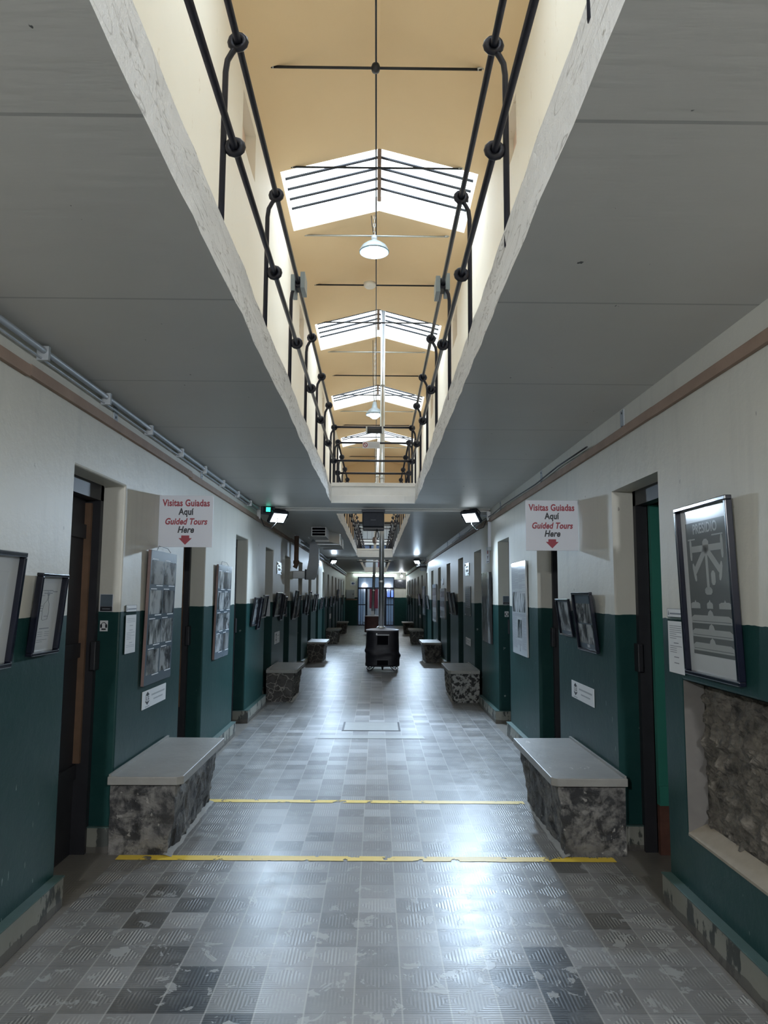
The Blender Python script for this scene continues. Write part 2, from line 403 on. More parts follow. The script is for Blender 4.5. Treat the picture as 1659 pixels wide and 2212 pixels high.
# ================================================================== STRUCTURE
# floor with one face per tile, a tone stored for each
rnd = random.Random(3)
bm = bmesh.new(); lay = None; tones = []
dark_at = [(-.90, 5.03), (-1.09, 4.31), (-.91, 4.12), (-1.1, 3.93), (-.91, 3.57), (-.71, 3.40), (-.91, 3.21), (-.73, 3.21), (-.54, 3.02), (.79, 3.54), (.79, 3.36), (.79, 3.17), (.8, 3.0), (.58, 3.36)]
mid_at = [(1.19, 3.93), (1.18, 4.65), (-.46, 5.09), (.96, 4.97), (.81, 4.97), (-1.28, 4.1), (.42, 3.75), (-.3, 5.3)]
def cell(px, py): return (math.floor((px-TOX)/TX), math.floor((py-TOY)/TY))
DK = {cell(*p) for p in dark_at}; MD = {cell(*p) for p in mid_at}
i0, i1 = math.floor((XL-.4-TOX)/TX), math.ceil((XR+.4-TOX)/TX)
j0, j1 = math.floor((Y0-TOY)/TY), math.ceil((YE+7-TOY)/TY)
verts = {}
def fv_(i, j):
    if (i, j) not in verts: verts[(i, j)] = bm.verts.new((TOX+i*TX, TOY+j*TY, 0))
    return verts[(i, j)]
for j in range(j0, j1):
    for i in range(i0, i1):
        f = bm.faces.new((fv_(i, j), fv_(i+1, j), fv_(i+1, j+1), fv_(i, j+1)))
        r = .40+.26*rnd.random()
        k = rnd.random()
        if k < .2: r = .28+.12*rnd.random()
        elif k > .88: r = .72+.14*rnd.random()
        if (i, j) in DK: r = .015
        elif (i, j) in MD: r = .16
        tones.append(r)
me = bpy.data.meshes.new('floor'); bm.to_mesh(me); bm.free(); me.materials.append(M['floor'])
at = me.attributes.new('tone', 'FLOAT', 'FACE'); at.data.foreach_set('value', tones)
flo = link(bpy.data.objects.new('floor', me)); tag(flo, kind='structure', label='worn grey relief tile floor of the corridor', cat='floor')

def holed_sheet(mb, side, X, ys, zs, holes, depth, back=True):
    """wall face in the Y-Z plane at X with rectangular holes and their reveals; side -1 has the room at +X"""
    cy_s = sorted(set([ys[0], ys[1]]+[h[0] for h in holes]+[h[1] for h in holes])); cz_s = sorted(set([zs[0], zs[1]]+[h[2] for h in holes]+[h[3] for h in holes]))
    def inhole(a, b): return any(h[0] < a < h[1] and h[2] < b < h[3] for h in holes)
    Xb = X+side*depth
    for a, b in zip(cy_s, cy_s[1:]):
        for c, d in zip(cz_s, cz_s[1:]):
            if inhole((a+b)/2, (c+d)/2): continue
            mb.quad((X, a, c), (X, b, c), (X, b, d), (X, a, d))
            if back: mb.quad((Xb, a, c), (Xb, b, c), (Xb, b, d), (Xb, a, d))
    for h in holes:
        a, b, c, d = h
        if a > ys[0]: mb.quad((X, a, c), (Xb, a, c), (Xb, a, d), (X, a, d))
        if b < ys[1]: mb.quad((X, b, c), (Xb, b, c), (Xb, b, d), (X, b, d))
        mb.quad((X, a, d), (X, b, d), (Xb, b, d), (Xb, a, d))
        if c > zs[0]: mb.quad((X, a, c), (X, b, c), (Xb, b, c), (Xb, a, c))

DOOR_W, DOOR_H, PITCH = .83, 2.30, 2.375
DL = [4.07+PITCH*k for k in range(15)]; DR = [4.14+PITCH*k for k in range(15)]
DEP = .17
STW = (2.35, 3.89, .43, 1.18)
for side, X, D, nm in ((-1, XL, DL, 'wall_left'), (1, XR, DR, 'wall_right')):
    mb = MB(); holes = [(d, d+DOOR_W, 0, DOOR_H) for d in D]
    if side > 0: holes.append(STW)
    holed_sheet(mb, side, X, (Y0, YE), (0, ZC+.1), holes, DEP)
    wall = mb.build(nm, M['wall']); tag(wall, kind='structure', label='%s corridor wall, green below and cream above' % ('left' if side < 0 else 'right'), cat='wall')
    bv = wall.modifiers.new('soft_edges', 'BEVEL'); bv.width = .012; bv.segments = 2; bv.limit_method = 'ANGLE'
    # plinth between the doors, with a green painted cap
    mb = MB(); cap = MB()
    edges = [Y0]+[q for d in D for q in (d, d+DOOR_W)]+[YE]
    for a, b in zip(edges[::2], edges[1::2]):
        x0, x1 = sorted((X, X-side*.05))
        mb.box(x0, x1, a, b, 0, .15, bev=.006); cap.box(min(X, X-side*.055), max(X, X-side*.055), a, b, .15, .157, bev=.002)
    for d in D:   # plinth returning into the far reveal
        x0, x1 = sorted((X-side*.05, X+side*DEP)); mb.box(x0, x1, d+DOOR_W-.02, d+DOOR_W+.02, 0, .15); cap.box(x0, x1, d+DOOR_W-.025, d+DOOR_W+.02, .15, .157)
    bs = mb.build('baseboard_left' if side < 0 else 'baseboard_right', M['plinth']); tag(bs, kind='structure', label='peeling concrete plinth of the %s wall' % nm[5:], cat='baseboard')
    cp = cap.build('green_cap', M['plinth_cap'], bs); cp['kind'] = 'structure'
    # doors set deep in the wall
    for k, d in enumerate(D):
        root = empty('door_%d' % (k+1+(15 if side > 0 else 0)), T(X+side*DEP, d+DOOR_W/2, 0), kind='structure',
                     label='narrow cell door set deep in the %s wall' % nm[5:], cat='door')
        far_x = side*(.085 if k or side < 0 else .045)
        fr = MB(); h = DOOR_W/2
        x0, x1 = sorted((-side*.03, far_x))
        fr.box(x0, x1, -h-.03, -h+.05, 0, DOOR_H); fr.box(x0, x1, h-.05, h+.03, 0, DOOR_H); fr.box(x0, x1, -h, h, DOOR_H-.10, DOOR_H+.03)
        f = fr.build('door_frame', M['black_wood'], root); f['kind'] = 'structure'
        if side < 0:
            ed = MB(); ed.box(*sorted((-.06, -.02)), h-.075, h-.045, .55, DOOR_H-.12); e = ed.build('worn_edge', M['brown_wood'], root); e['kind'] = 'structure'
        lf = MB(); lx = sorted((side*.06, side*.10))
        lf.box(lx[0], lx[1], -h+.04, h-.04, .30, DOOR_H-.09)
        for zz in (.45, 1.2, 1.95): lf.box(*sorted((side*.045, side*.065)), -h+.05, h-.05, zz, zz+.09)
        if side > 0 and k == 0:      # stands open into its cell, its green face to the entrance
            lf.bm.free(); lf = MB(); lf.box(.047, .80, h-.10, h-.06, .30, DOOR_H-.10); lf.box(.047, .80, h-.112, h-.098, .30, .42)
        m_ = M['green_door'] if (side > 0 and k == 0) else M['black_wood']
        o = lf.build('door_leaf', m_, root); o['kind'] = 'structure'
        lo = MB(); lo.box(lx[0], lx[1], -h+.04, h-.04, 0, .30) if not (side > 0 and k == 0) else lo.box(.047, .80, h-.10, h-.06, 0, .30); o = lo.build('kick_board', M['red_wood'] if side > 0 else M['black_wood'], root); o['kind'] = 'structure'
        if k < 3:
            bt = MB(); bt.box(*sorted((-side*.055, -side*.02)), h-.09, h-.01, 1.12, 1.30, bev=.006); o = bt.build('bolt_keep', M['black_wood'], root); o['kind'] = 'structure'

# dark cell behind the open right door
mb = MB(); xa, xb, ya, yb = XR+DEP, XR+2.1, DR[0]-.6, DR[0]+2.0
mb.box(xb, xb+.1, ya, yb, -.1, 2.6); mb.box(xa, xb, ya-.1, ya, -.1, 2.6); mb.box(xa, xb, yb, yb+.1, -.1, 2.6); mb.box(xa, xb, ya, yb, 2.5, 2.6); mb.box(xa, xb, ya, yb, -.1, -.01)
tag(mb.build('wall_cell', M['wall']), kind='structure', label='inside of the open right cell', cat='wall')

# wooden battens, pieced boards
for side, X, nm in ((-1, XL, 'trim_1'), (1, XR, 'trim_2')):
    mb = MB(); y = Y0; rr = random.Random(side+5)
    while y < YE:
        ln = rr.uniform(2.0, 3.2); dz = rr.uniform(-.008, .008); yb = min(y+ln, YE)
        x0, x1 = sorted((X, X-side*.026)); mb.box(x0, x1, y, yb, 2.61+dz, 2.665+dz, bev=.004); y = yb
    tag(mb.build(nm, M['board']), kind='structure', label='bare wooden batten along the %s wall under the ceiling' % ('left' if side < 0 else 'right'), cat='trim')

# gallery floor seen from below, with three long openings
OP = [(-2.9, 9.75), (10.78, 23.72), (24.95, 39.55)]
OX0, OX1 = -.595, .495
def jit(y, k): return .012*noise.noise(Vector((y*1.7, k*9.3, .5)))+.006*noise.noise(Vector((y*6, k*3.1, 4.5)))
mb = MB()
def strip(xa, xb, ya, yb, jag=None):
    n = max(1, int((yb-ya)/.12)) if jag else 1
    for i in range(n):
        a = ya+(yb-ya)*i/n; b = ya+(yb-ya)*(i+1)/n
        xa0, xa1, xb0, xb1 = xa, xa, xb, xb
        if jag == 'r': xb0 += jit(a, 1); xb1 += jit(b, 1)
        if jag == 'l': xa0 += jit(a, 2); xa1 += jit(b, 2)
        mb.quad((xa0, a, ZC), (xb0, a, ZC), (xb1, b, ZC), (xa1, b, ZC)); mb.quad((xa0, a, ZS), (xb0, a, ZS), (xb1, b, ZS), (xa1, b, ZS))
prev = Y0
for a, b in OP:
    strip(XL-.2, XR+.2, prev, a); strip(XL-.2, OX0, a, b, 'r'); strip(OX1, XR+.2, a, b, 'l'); prev = b
strip(XL-.2, XR+.2, prev, YE+.3)
tag(mb.build('ceiling', M['under']), kind='structure', label='grey painted underside of the upper gallery', cat='ceiling')
# fascias of the openings: rough plaster on the sides, boxed boards at the ends
n_tr = 3
for (a, b) in OP:
    for k, ox in ((1, OX0), (2, OX1)):
        mb = MB(); n = int((b-a)/.12); s_ = -1 if k == 1 else 1
        for i in range(n):
            p0 = a+(b-a)*i/n; p1 = a+(b-a)*(i+1)/n; rows = []
            for zz, wv in ((ZC, 1), (ZC+.085, .3), (ZC+.16, .8), (ZS, 1.0)):
                rows.append(((ox+jit(p0, k+(0 if wv == 1 else zz))*wv, p0, zz), (ox+jit(p1, k+(0 if wv == 1 else zz))*wv, p1, zz)))
            for r0, r1 in zip(rows, rows[1:]): mb.quad(r0[0], r0[1], r1[1], r1[0])
        tag(mb.build('trim_%d' % n_tr, M['lip']), kind='structure', label='rough white edge of the gallery opening', cat='trim'); n_tr += 1
    mb = MB()
    for yy, s_ in ((a, 1), (b, -1)):
        y0_, y1_ = sorted((yy, yy-s_*.05)); mb.box(OX0-.01, OX1+.01, y0_, y1_, ZC-.004, ZC+.10, bev=.004); y0_, y1_ = sorted((yy-s_*.0, yy-s_*.05)); mb.box(OX0-.01, OX1+.01, min(yy-s_*.012, yy-s_*.06), max(yy-s_*.012, yy-s_*.06), ZC+.10, ZS+.05, bev=.004)
    tag(mb.build('trim_%d' % n_tr, M['lip_clean']), kind='structure', label='white boxed end of the gallery opening', cat='trim'); n_tr += 1
# steel cross beams under the two bridges
for yy in (10.42, 24.5):
    mb = MB(); mb.box(XL, XR, yy, yy+.33, ZC-.035, ZC+.02, bev=.006); mb.box(XL, XR, yy-.10, yy-.07, ZC-.012, ZC+.02)
    tag(mb.build('beam', M['under']), kind='structure', label='shallow cross beam under the gallery bridge', cat='beam')

# back wall behind the camera
mb = MB(); mb.box(XL-.2, XR+.2, Y0-.1, Y0, 0, ZC+.1); tag(mb.build('wall_back', M['wall']), kind='structure', label='corridor wall behind the viewpoint', cat='wall')
# upper walls
ZE, ZP = 8.52, 8.98
for side, nm in ((-1, 'wall_upper_left'), (1, 'wall_upper_right')):
    X = side*XU; mb = MB(); holes = []
    for k in range(-2, 15): holes.append((4.82+PITCH*k, 5.69+PITCH*k, ZS, 5.66))
    cl = [(9.0+7.1*k, 10.0+7.1*k, 7.36, 8.05) for k in range(-1, 5)]
    holed_sheet(mb, side, X, (Y0, YE), (ZS, 9.4), holes+cl, .16)
    tag(mb.build(nm, M['upper']), kind='structure', label='cream upper wall above the %s gallery' % ('left' if side < 0 else 'right'), cat='wall')
    mb = MB(); Xb = X+side*.15
    for h in cl: mb.box(min(Xb, Xb+side*.05), max(Xb, Xb+side*.05), h[0]-.02, h[1]+.02, h[2]-.02, h[3]+.02)
    tag(mb.build('trim_%d' % n_tr, M['niche']), kind='structure', label='blocked clerestory windows', cat='trim'); n_tr += 1
    mb = MB()
    for h in holes: mb.box(min(Xb, Xb+side*.05), max(Xb, Xb+side*.05), h[0]-.02, h[1]+.02, h[2], h[3]+.02)
    tag(mb.build('trim_%d' % n_tr, M['niche']), kind='structure', label='upper cell doors', cat='trim'); n_tr += 1

# gabled vault with glazed bays
def roof_z(x):
    a = abs(x)/XU; return ZP-(ZP-ZE)*(a+.10*math.sin(math.pi*a)*(1-a)*0)
xs = [-XU, -1.64]+[-1.64+3.28*i/10 for i in range(1, 10)]+[1.64, XU]
xs = sorted(set(xs+[0.0]))
mb = MB(); yc = sorted(set([Y0, YE]+[q for s_ in SKYL for q in s_]))
for a, b in zip(yc, yc[1:]):
    op = any(s_[0] <= (a+b)/2 <= s_[1] for s_ in SKYL)
    for x0, x1 in zip(xs, xs[1:]):
        if op and abs((x0+x1)/2) < 1.64: continue
        mb.quad((x0, a, roof_z(x0)), (x1, a, roof_z(x1)), (x1, b, roof_z(x1)), (x0, b, roof_z(x0)))
        mb.quad((x0, a, roof_z(x0)+.28), (x1, a, roof_z(x1)+.28), (x1, b, roof_z(x1)+.28), (x0, b, roof_z(x0)+.28))
tag(mb.build('ceiling_vault', M['vault'], smooth=False), kind='structure', label='yellow gabled ceiling above the upper gallery', cat='ceiling')
mb = MB()
for a, b in SKYL:
    for x0, x1 in zip(xs[1:-1], xs[2:-1]):
        for yy in (a, b): mb.quad((x0, yy, roof_z(x0)), (x1, yy, roof_z(x1)), (x1, yy, roof_z(x1)+.30), (x0, yy, roof_z(x0)+.30))
    for x_ in (-1.64, 1.64): mb.quad((x_, a, roof_z(x_)), (x_, b, roof_z(x_)), (x_, b, roof_z(x_)+.30), (x_, a, roof_z(x_)+.30))
tag(mb.build('trim_%d' % n_tr, M['white']), kind='structure', label='white shafts of the roof lights', cat='trim'); n_tr += 1
for k, (a, b) in enumerate(SKYL):
    root = empty('window_%d' % (k+1), T(0, (a+b)/2, ZP+.30), kind='structure', label='gabled roof light glazing', cat='window')
    hy = (b-a)/2; dz = ZP-roof_z(1.64)
    for s_ in (-1, 1):
        mb = MB(); mb.quad((0, -hy, 0), (s_*1.64, -hy, -dz), (s_*1.64, hy, -dz), (0, hy, 0)); o = mb.build('pane', M['sky_glass'], root); o['kind'] = 'structure'
        for q in range(1, 6):
            yy = -hy+2*hy*q/6
            mb = MB(); mb.tube([(0, yy, -.03), (s_*1.64, yy, -dz-.03)], .027, 6); o = mb.build('glazing_bar', M['dark_metal'], root); o['kind'] = 'structure'
    mb = MB(); mb.box(-.035, .035, -hy, hy, -.10, .0); o = mb.build('ridge_beam', M['brown_wood'], root); o['kind'] = 'structure'

# end wall, upper part with a wide opening on to the hall beyond
mb = MB()
mb.box(-XU-.1, XU+.1, YE, YE+.12, 5.50, 9.5); mb.box(-XU-.1, -1.25, YE, YE+.12, ZS, 5.5); mb.box(1.25, XU+.1, YE, YE+.12, ZS, 5.5)
tag(mb.build('wall_upper_end', M['vault']), kind='structure', label='yellow gable wall over the far opening', cat='wall')
mb = MB(); mb.box(-1.25, 1.25, YE-.02, YE+.14, 5.40, 5.52); tag(mb.build('trim_%d' % n_tr, M['black_wood']), kind='structure', label='dark lintel of the far upper opening', cat='trim'); n_tr += 1
mb = MB(); mb.box(-XU-.1, XU+.1, Y0-.1, Y0, ZS, 9.5); tag(mb.build('wall_upper_back', M['upper']), kind='structure', label='upper wall behind the viewpoint', cat='wall')
# end wall, ground floor
mb = MB(); mb.box(XL-.1, -1.0, YE, YE+.15, 0, ZC); mb.box(.95, XR+.1, YE, YE+.15, 0, ZC); mb.box(-1.0, .95, YE, YE+.15, 2.57, ZC)
tag(mb.build('wall_end', M['wall']), kind='structure', label='far end wall around the glazed doors', cat='wall')

# the room beyond the glazed doors
mb = MB(); mb.box(-3, 3, 47, 47.1, 0, 7); mb.box(-3.1, -3, YE, 47, 0, 7); mb.box(3, 3.1, YE, 47, 0, 7); mb.box(-3, XL, YE+.15, YE+.2, 0, 7); mb.box(XR, 3, YE+.15, YE+.2, 0, 7)
tag(mb.build('wall_hall', M['white_wall']), kind='structure', label='pale walls of the hall beyond the doors', cat='wall')
mb = MB(); mb.box(-3, 3, YE+.3, 47, -.02, -.001); tag(mb.build('floor_hall', M['tan_hall']), kind='structure', label='pale floor of the hall beyond', cat='floor')
mb = MB(); mb.box(-3, 3, YE+.2, YE+3, 2.75, 2.95); mb.box(-3.1, -1.2, YE, 47.1, 6.6, 6.7); mb.box(1.2, 3.1, YE, 47.1, 6.6, 6.7); mb.box(-1.2, 1.2, YE, YE+2, 6.6, 6.7); mb.box(-1.2, 1.2, 45.5, 47.1, 6.6, 6.7); mb.box(-1.2, 1.2, YE+2, 45.5, 6.64, 6.65, mi=1); tag(mb.build('ceiling_hall', [M['under'], M['sky_glass']]), kind='structure', label='gallery slab of the hall beyond', cat='ceiling')

# ================================================================== THINGS
ORD = ['first', 'second', 'third', 'fourth', 'fifth', 'sixth', 'seventh', 'eighth', 'ninth', 'tenth', 'eleventh', 'twelfth', 'thirteenth', 'fourteenth', 'fifteenth', 'sixteenth']

# ---- glazed doors and things on the end wall
root = empty('glazed_double_door', T(-.025, YE-.02, 0), 'navy metal glazed double door with bars at the far end', 'door')
W_ = .97
mb = MB()
for x0, x1, z0, z1 in ((-W_, -W_+.05, 0, 2.57), (W_-.05, W_, 0, 2.57), (-W_, W_, 2.52, 2.57), (-W_, W_, 1.93, 2.02), (-.56, -.49, 0, 1.95), (.49, .56, 0, 1.95)): mb.box(x0, x1, -.03, .05, z0, z1, bev=.003)
mb.build('door_frame', M['blue_metal'], root)
for nm, a, b in (('side_panel', -W_+.05, -.56), ('side_panel', .56, W_-.05)):
    mb = MB(); mb.box(a, b, .0, .01, .06, 1.93); o = mb.build(nm, M['door_glass'], root)
    fr = MB(); fr.box(a, b, -.02, .03, 0, .06); fr.box(a, b, -.02, .03, 1.08, 1.13)
    for q in (1, 2): xx = a+(b-a)*q/3; fr.box(xx-.012, xx+.012, -.02, .02, 0, 1.93)
    fr.build('security_bars', M['blue_metal'], o)
mb = MB(); mb.box(-W_+.05, W_-.05, 0, .01, 2.02, 2.52); mb.build('transom_pane', M['door_glass'], root)
for s_ in (-1, 1):
    # both leaves stand open into the hall
    mb = MB(); xx = s_*.47
    for a, b, z0, z1 in ((.06, .12, 0, 1.93), (.48, .54, 0, 1.93), (.06, .54, 0, .10), (.06, .54, 1.85, 1.93), (.06, .54, .98, 1.06)): mb.box(xx-.02, xx+.02, a, b, z0, z1)
    o = mb.build('door_leaf', M['blue_metal'], root)
    mb = MB(); mb.box(xx-.004, xx+.004, .12, .48, .10, 1.85); mb.build('pane', M['door_glass'], o)

root = empty('red_banner', T(0, 46.6, 0), 'tall red banner in the hall behind the glazed doors', 'banner')
mb = MB(); mb.box(-.42, .10, -.02, .02, .80, 1.98); mb.build('cloth', M['red_cloth'], root)
mb = MB(); mb.tube([(-.48, 0, 2.06), (.28, 0, 2.06)], .02); mb.tube([(-.1, .0, 0), (-.1, 0, 2.06)], .02); mb.box(-.3, .1, -.15, .15, 0, .03); mb.build('stand', M['dark_metal'], root)
root = empty('wall_screen', T(.80, 46.95, 1.45), 'lit blue screen on the hall wall behind the doors', 'screen')
mb = MB(); mb.box(-.32, .32, -.05, .04, -.02, .52, bev=.01); mb.build('casing', M['black_plastic'], root)
mb = MB(); mb.box(-.12, .03, -.054, -.05, .05, .46); mb.box(.10, .28, -.054, -.05, .05, .46); mb.build('display', M['screen'], root)

root = empty('electrical_box', T(-1.38, YE, 1.42), 'grey electrical cabinet on the far end wall left of the doors', 'electrical box')
mb = MB(); mb.box(-.22, .22, -.14, 0, 0, .46, bev=.008); mb.build('cabinet', M['grey_metal'], root)
mb = MB(); mb.box(-.20, .20, -.15, -.14, .02, .44, bev=.004); d = mb.build('door', M['grey_metal'], root)
mb = MB(); mb.box(.13, .16, -.17, -.15, .19, .27); mb.build('latch', M['black_plastic'], d)
mb = MB(); mb.box(-1.62, -1.02, YE-.05, YE, 1.34, 1.41, bev=.004); tag(mb.build('wooden_shelf_strip', M['board']), 'bare wooden strip under the electrical cabinet on the end wall', 'shelf strip')
root = empty('arrow_sign', facem(-1.24, YE, 2.11), 'small white sign with a blue arrow above the electrical cabinet', 'sign')
mb = MB(); mb.box(-.15, .15, 0, .22, 0, .012); mb.build('panel', M['paper'], root)
mb = MB(); mb.prism([(-.10, .11), (.02, .19), (.0, .13), (.07, .13), (.07, .09), (.0, .09), (.02, .03)], .012, .015); mb.build('arrow', simple('arrow_blue', (.02, .06, .22), .5), root)
root = empty('wall_monitor', T(1.29, YE-.02, 2.0), 'black monitor on the end wall right of the glazed doors', 'monitor')
mb = MB(); mb.box(-.33, .33, -.10, -.02, 0, .44, bev=.012); mb.build('casing', M['black_plastic'], root)
mb = MB(); mb.box(-.30, .30, -.104, -.10, .04, .41); mb.build('screen', M['dark_screen'], root)
mb = MB(); mb.box(-.08, .08, -.03, .02, .12, .32); mb.build('bracket', M['dark_metal'], root)

def tube_light(name, label, x, y, z, ln, e, mat):
    root = empty(name, T(x, y, z), label, 'tube light')
    mb = MB(); mb.box(-ln/2, ln/2, -.03, .03, .03, .07, bev=.004); mb.build('housing', M['white'], root)
    mb = MB(); mb.tube([(-ln/2+.03, 0, .01), (ln/2-.03, 0, .01)], .022, 10); mb.build('tube', mat, root)
    for s_ in (-1, 1): mb = MB(); mb.box(s_*(ln/2-.03)-.015, s_*(ln/2-.03)+.015, -.02, .02, -.015, .03); mb.build('end_cap', M['white'], root)
    return root
tube_light('tube_light', 'lit white tube light over the far glazed doors', -.09, YE-.10, 2.69, 2.34, 0, M['tube'])
root = empty('ceiling_pipe', T(-.045, 25.3, 2.73), 'thin pale pipe slung across the third gallery opening', 'pipe')
mb = MB(); mb.tube([(-.62, 0, 0), (.62, 0, 0)], .022); mb.build('pipe', M['galv'], root)
mb = MB(); mb.box(-.60, -.56, -.01, .01, 0, .08); mb.build('hanger', M['galv'], root); mb = MB(); mb.box(.56, .60, -.01, .01, 0, .08); mb.build('hanger', M['galv'], root)

# things seen through the far upper opening
root = empty('panelled_fascia', T(0, 46.9, 5.05), 'grey panelled fascia seen through the far upper opening', 'fascia')
mb = MB(); mb.box(-2, 2, -.1, 0, 0, .9); b_ = mb.build('boarding', M['grey_metal'], root)
mb = MB()
for q in range(13): mb.box(-1.8+.3*q, -1.785+.3*q, -.112, -.1, 0, .9)
mb.build('cover_strip', M['dark_metal'], b_)
mb = MB(); mb.box(-2, 2, -.12, 0, -.32, 0); mb.build('white_band', M['lip_clean'], root)
root = empty('dark_window_band', T(0, 46.9, 4.28), 'dark framed blue window seen through the far upper opening', 'window')
for q in (-1, 0, 1):
    mb = MB(); mb.box(q*.8-.40, q*.8+.40, -.05, 0, 0, .46); f = mb.build('sash', M['blue_metal'], root)
    mb = MB(); mb.box(q*.8-.34, q*.8+.34, -.06, -.05, .06, .40); mb.build('pane', simple('blue_pane_%d' % (q+1), (.10, .16, .30), .1), f)
for q, (xx, m_, lb) in enumerate(((-.72, 'white', 'white post left of the red hanging beyond the far opening'), (.46, 'white', 'white post right of the red hanging beyond the far opening'))):
    mb = MB(); mb.box(xx-.07, xx+.07, 46.3, 46.4, 0, 4.3); tag(mb.build('white_post', M[m_]), lb, 'post')
mb = MB(); mb.box(.10, .36, 46.4, 46.43, 3.2, 4.2); tag(mb.build('red_hanging', M['red_cloth']), 'red cloth hanging beyond the far upper opening', 'hanging')

# ---- railings round the gallery openings
RH, RLOW, RR = 3.81, 3.36, .0145
def loop(mb, c, axis, r=.029, t=.015):
    c = Vector(c); a = Vector((0, 0, 1)); b = Vector((1, 0, 0)) if axis == 'y' else Vector((0, 1, 0))
    mb.tube([c+(a*math.cos(q)+b*math.sin(q))*r for q in [2*math.pi*k/12 for k in range(12)]], t, 6, closed=True)
def railing(label, axis, fixed, stops, inward, group='railings round the gallery openings', grips=(), detail=True):
    """axis 'y': runs along the hall at x = fixed; axis 'x': crosses it at y = fixed. inward = sign from the slab edge to the opening"""
    foot = fixed; rail = fixed+inward*.034
    def P(s, off, z): return (off, s, z) if axis == 'y' else (s, off, z)
    mid = (stops[0]+stops[-1])/2; o3 = P(mid, fixed, ZS)
    root = empty('railing', T(*o3), label, 'railing', group)
    inv = T(*o3).inverted()
    def bld(mb, nm, par, m=M['iron']):
        bmesh.ops.transform(mb.bm, matrix=inv, verts=mb.bm.verts); return mb.build(nm, m, par)
    for nm, z in (('top_rail', RH), ('lower_rail', RLOW)):
        mb = MB(); mb.tube([P(stops[0], rail, z), P(stops[-1], rail, z)], RR, 8); bld(mb, nm, root)
    for s in stops:
        mb = MB()
        mb.tube([P(s, foot-inward*.012, ZS-.06), P(s, foot-inward*.012, RH-.13), P(s, foot-inward*.006, RH-.08), P(s, foot+inward*.012, RH-.045), P(s, rail-inward*.006, RH-.022)], .0125, 8)
        po = bld(mb, 'post', root)
        if detail:
            for z in (RH, RLOW): mb = MB(); loop(mb, P(s, rail, z), axis); bld(mb, 'ring', po)
    return root
FX0, FX1 = OX0-.012, OX1-.004
st1 = [9.78-1.163*k for k in range(0, 10)][::-1]
railing('iron railing on the left edge of the nearest gallery opening', 'y', FX0, st1, 1)
railing('iron railing on the right edge of the nearest gallery opening', 'y', FX1, st1, -1)
railing('iron railing across the far end of the nearest gallery opening', 'x', 9.79, [FX0+.03, FX1-.03], -1)
railing('iron railing across the near end of the middle gallery opening', 'x', 10.75, [FX0+.03, FX1-.03], 1)
st2 = [10.75+1.18*k for k in range(12)]
railing('iron railing on the left edge of the middle gallery opening', 'y', FX0, st2, 1)
railing('iron railing on the right edge of the middle gallery opening', 'y', FX1, st2, -1)
railing('iron railing across the far end of the middle gallery opening', 'x', 23.76, [FX0+.03, FX1-.03], -1)
railing('iron railing across the near end of the farthest gallery opening', 'x', 24.92, [FX0+.03, FX1-.03], 1)
st3 = [24.92+1.22*k for k in range(13)]
railing('iron railing on the left edge of the farthest gallery opening', 'y', FX0, st3, 1, detail=True)
railing('iron railing on the right edge of the farthest gallery opening', 'y', FX1, st3, -1, detail=True)
railing('iron railing across the far end of the farthest gallery opening', 'x', 39.6, [FX0+.03, FX1-.03], -1)

for s_, xx, lb in ((-1, FX0+.034, 'small grey plate clipped on the left top rail'), (1, FX1-.034, 'small grey plate clipped on the right top rail')):
    root = empty('rail_plate', T(xx, 5.2, RH), lb, 'plate', 'plates on the rails')
    mb = MB(); mb.box(-.05, -.018, -.09, .09, -.07, .05, bev=.004); mb.build('plate', M['lamp_grey'], root); mb = MB(); mb.box(.018, .05, -.09, .09, -.05, .07, bev=.004); mb.build('plate', M['lamp_grey'], root)
    mb = MB(); mb.box(-.03, .03, -.07, .07, -.02, .02); mb.build('clamp', M['black_plastic'], root)
root = empty('rail_sleeve', T(-.04, 9.76, RH-.045), 'black sleeve fixed along the top rail at the near bridge', 'sleeve')
mb = MB(); mb.box(-.11, .11, -.045, -.005, -.04, .035, bev=.012); mb.build('sleeve', M['black_plastic'], root)
for s_ in (-1, 1): mb = MB(); mb.box(s_*.105-.01, s_*.105+.01, -.05, .0, -.045, .045, bev=.003); mb.build('clip', M['galv'], root)
root = empty('warning_sign', facem(-.09, 10.74, 3.72), 'small white sign with red circle on the second bridge rail', 'sign')
mb = MB(); mb.box(-.125, .125, 0, .10, 0, .006); mb.build('panel', M['acrylic'], root)
mb = MB(); mb.tube([(-.085+.03*math.cos(q), .05+.03*math.sin(q), .008) for q in [2*math.pi*k/16 for k in range(16)]], .005, 6, closed=True); mb.tube([(-.106, .071, .008), (-.064, .029, .008)], .004, 6); mb.build('pictogram', M['red_ink'], root)
mb = MB()
for q in range(4): mb.box(-.04, .11, .02+.018*q, .026+.018*q, .006, .007)
mb.build('small_print', M['ink_soft'], root)

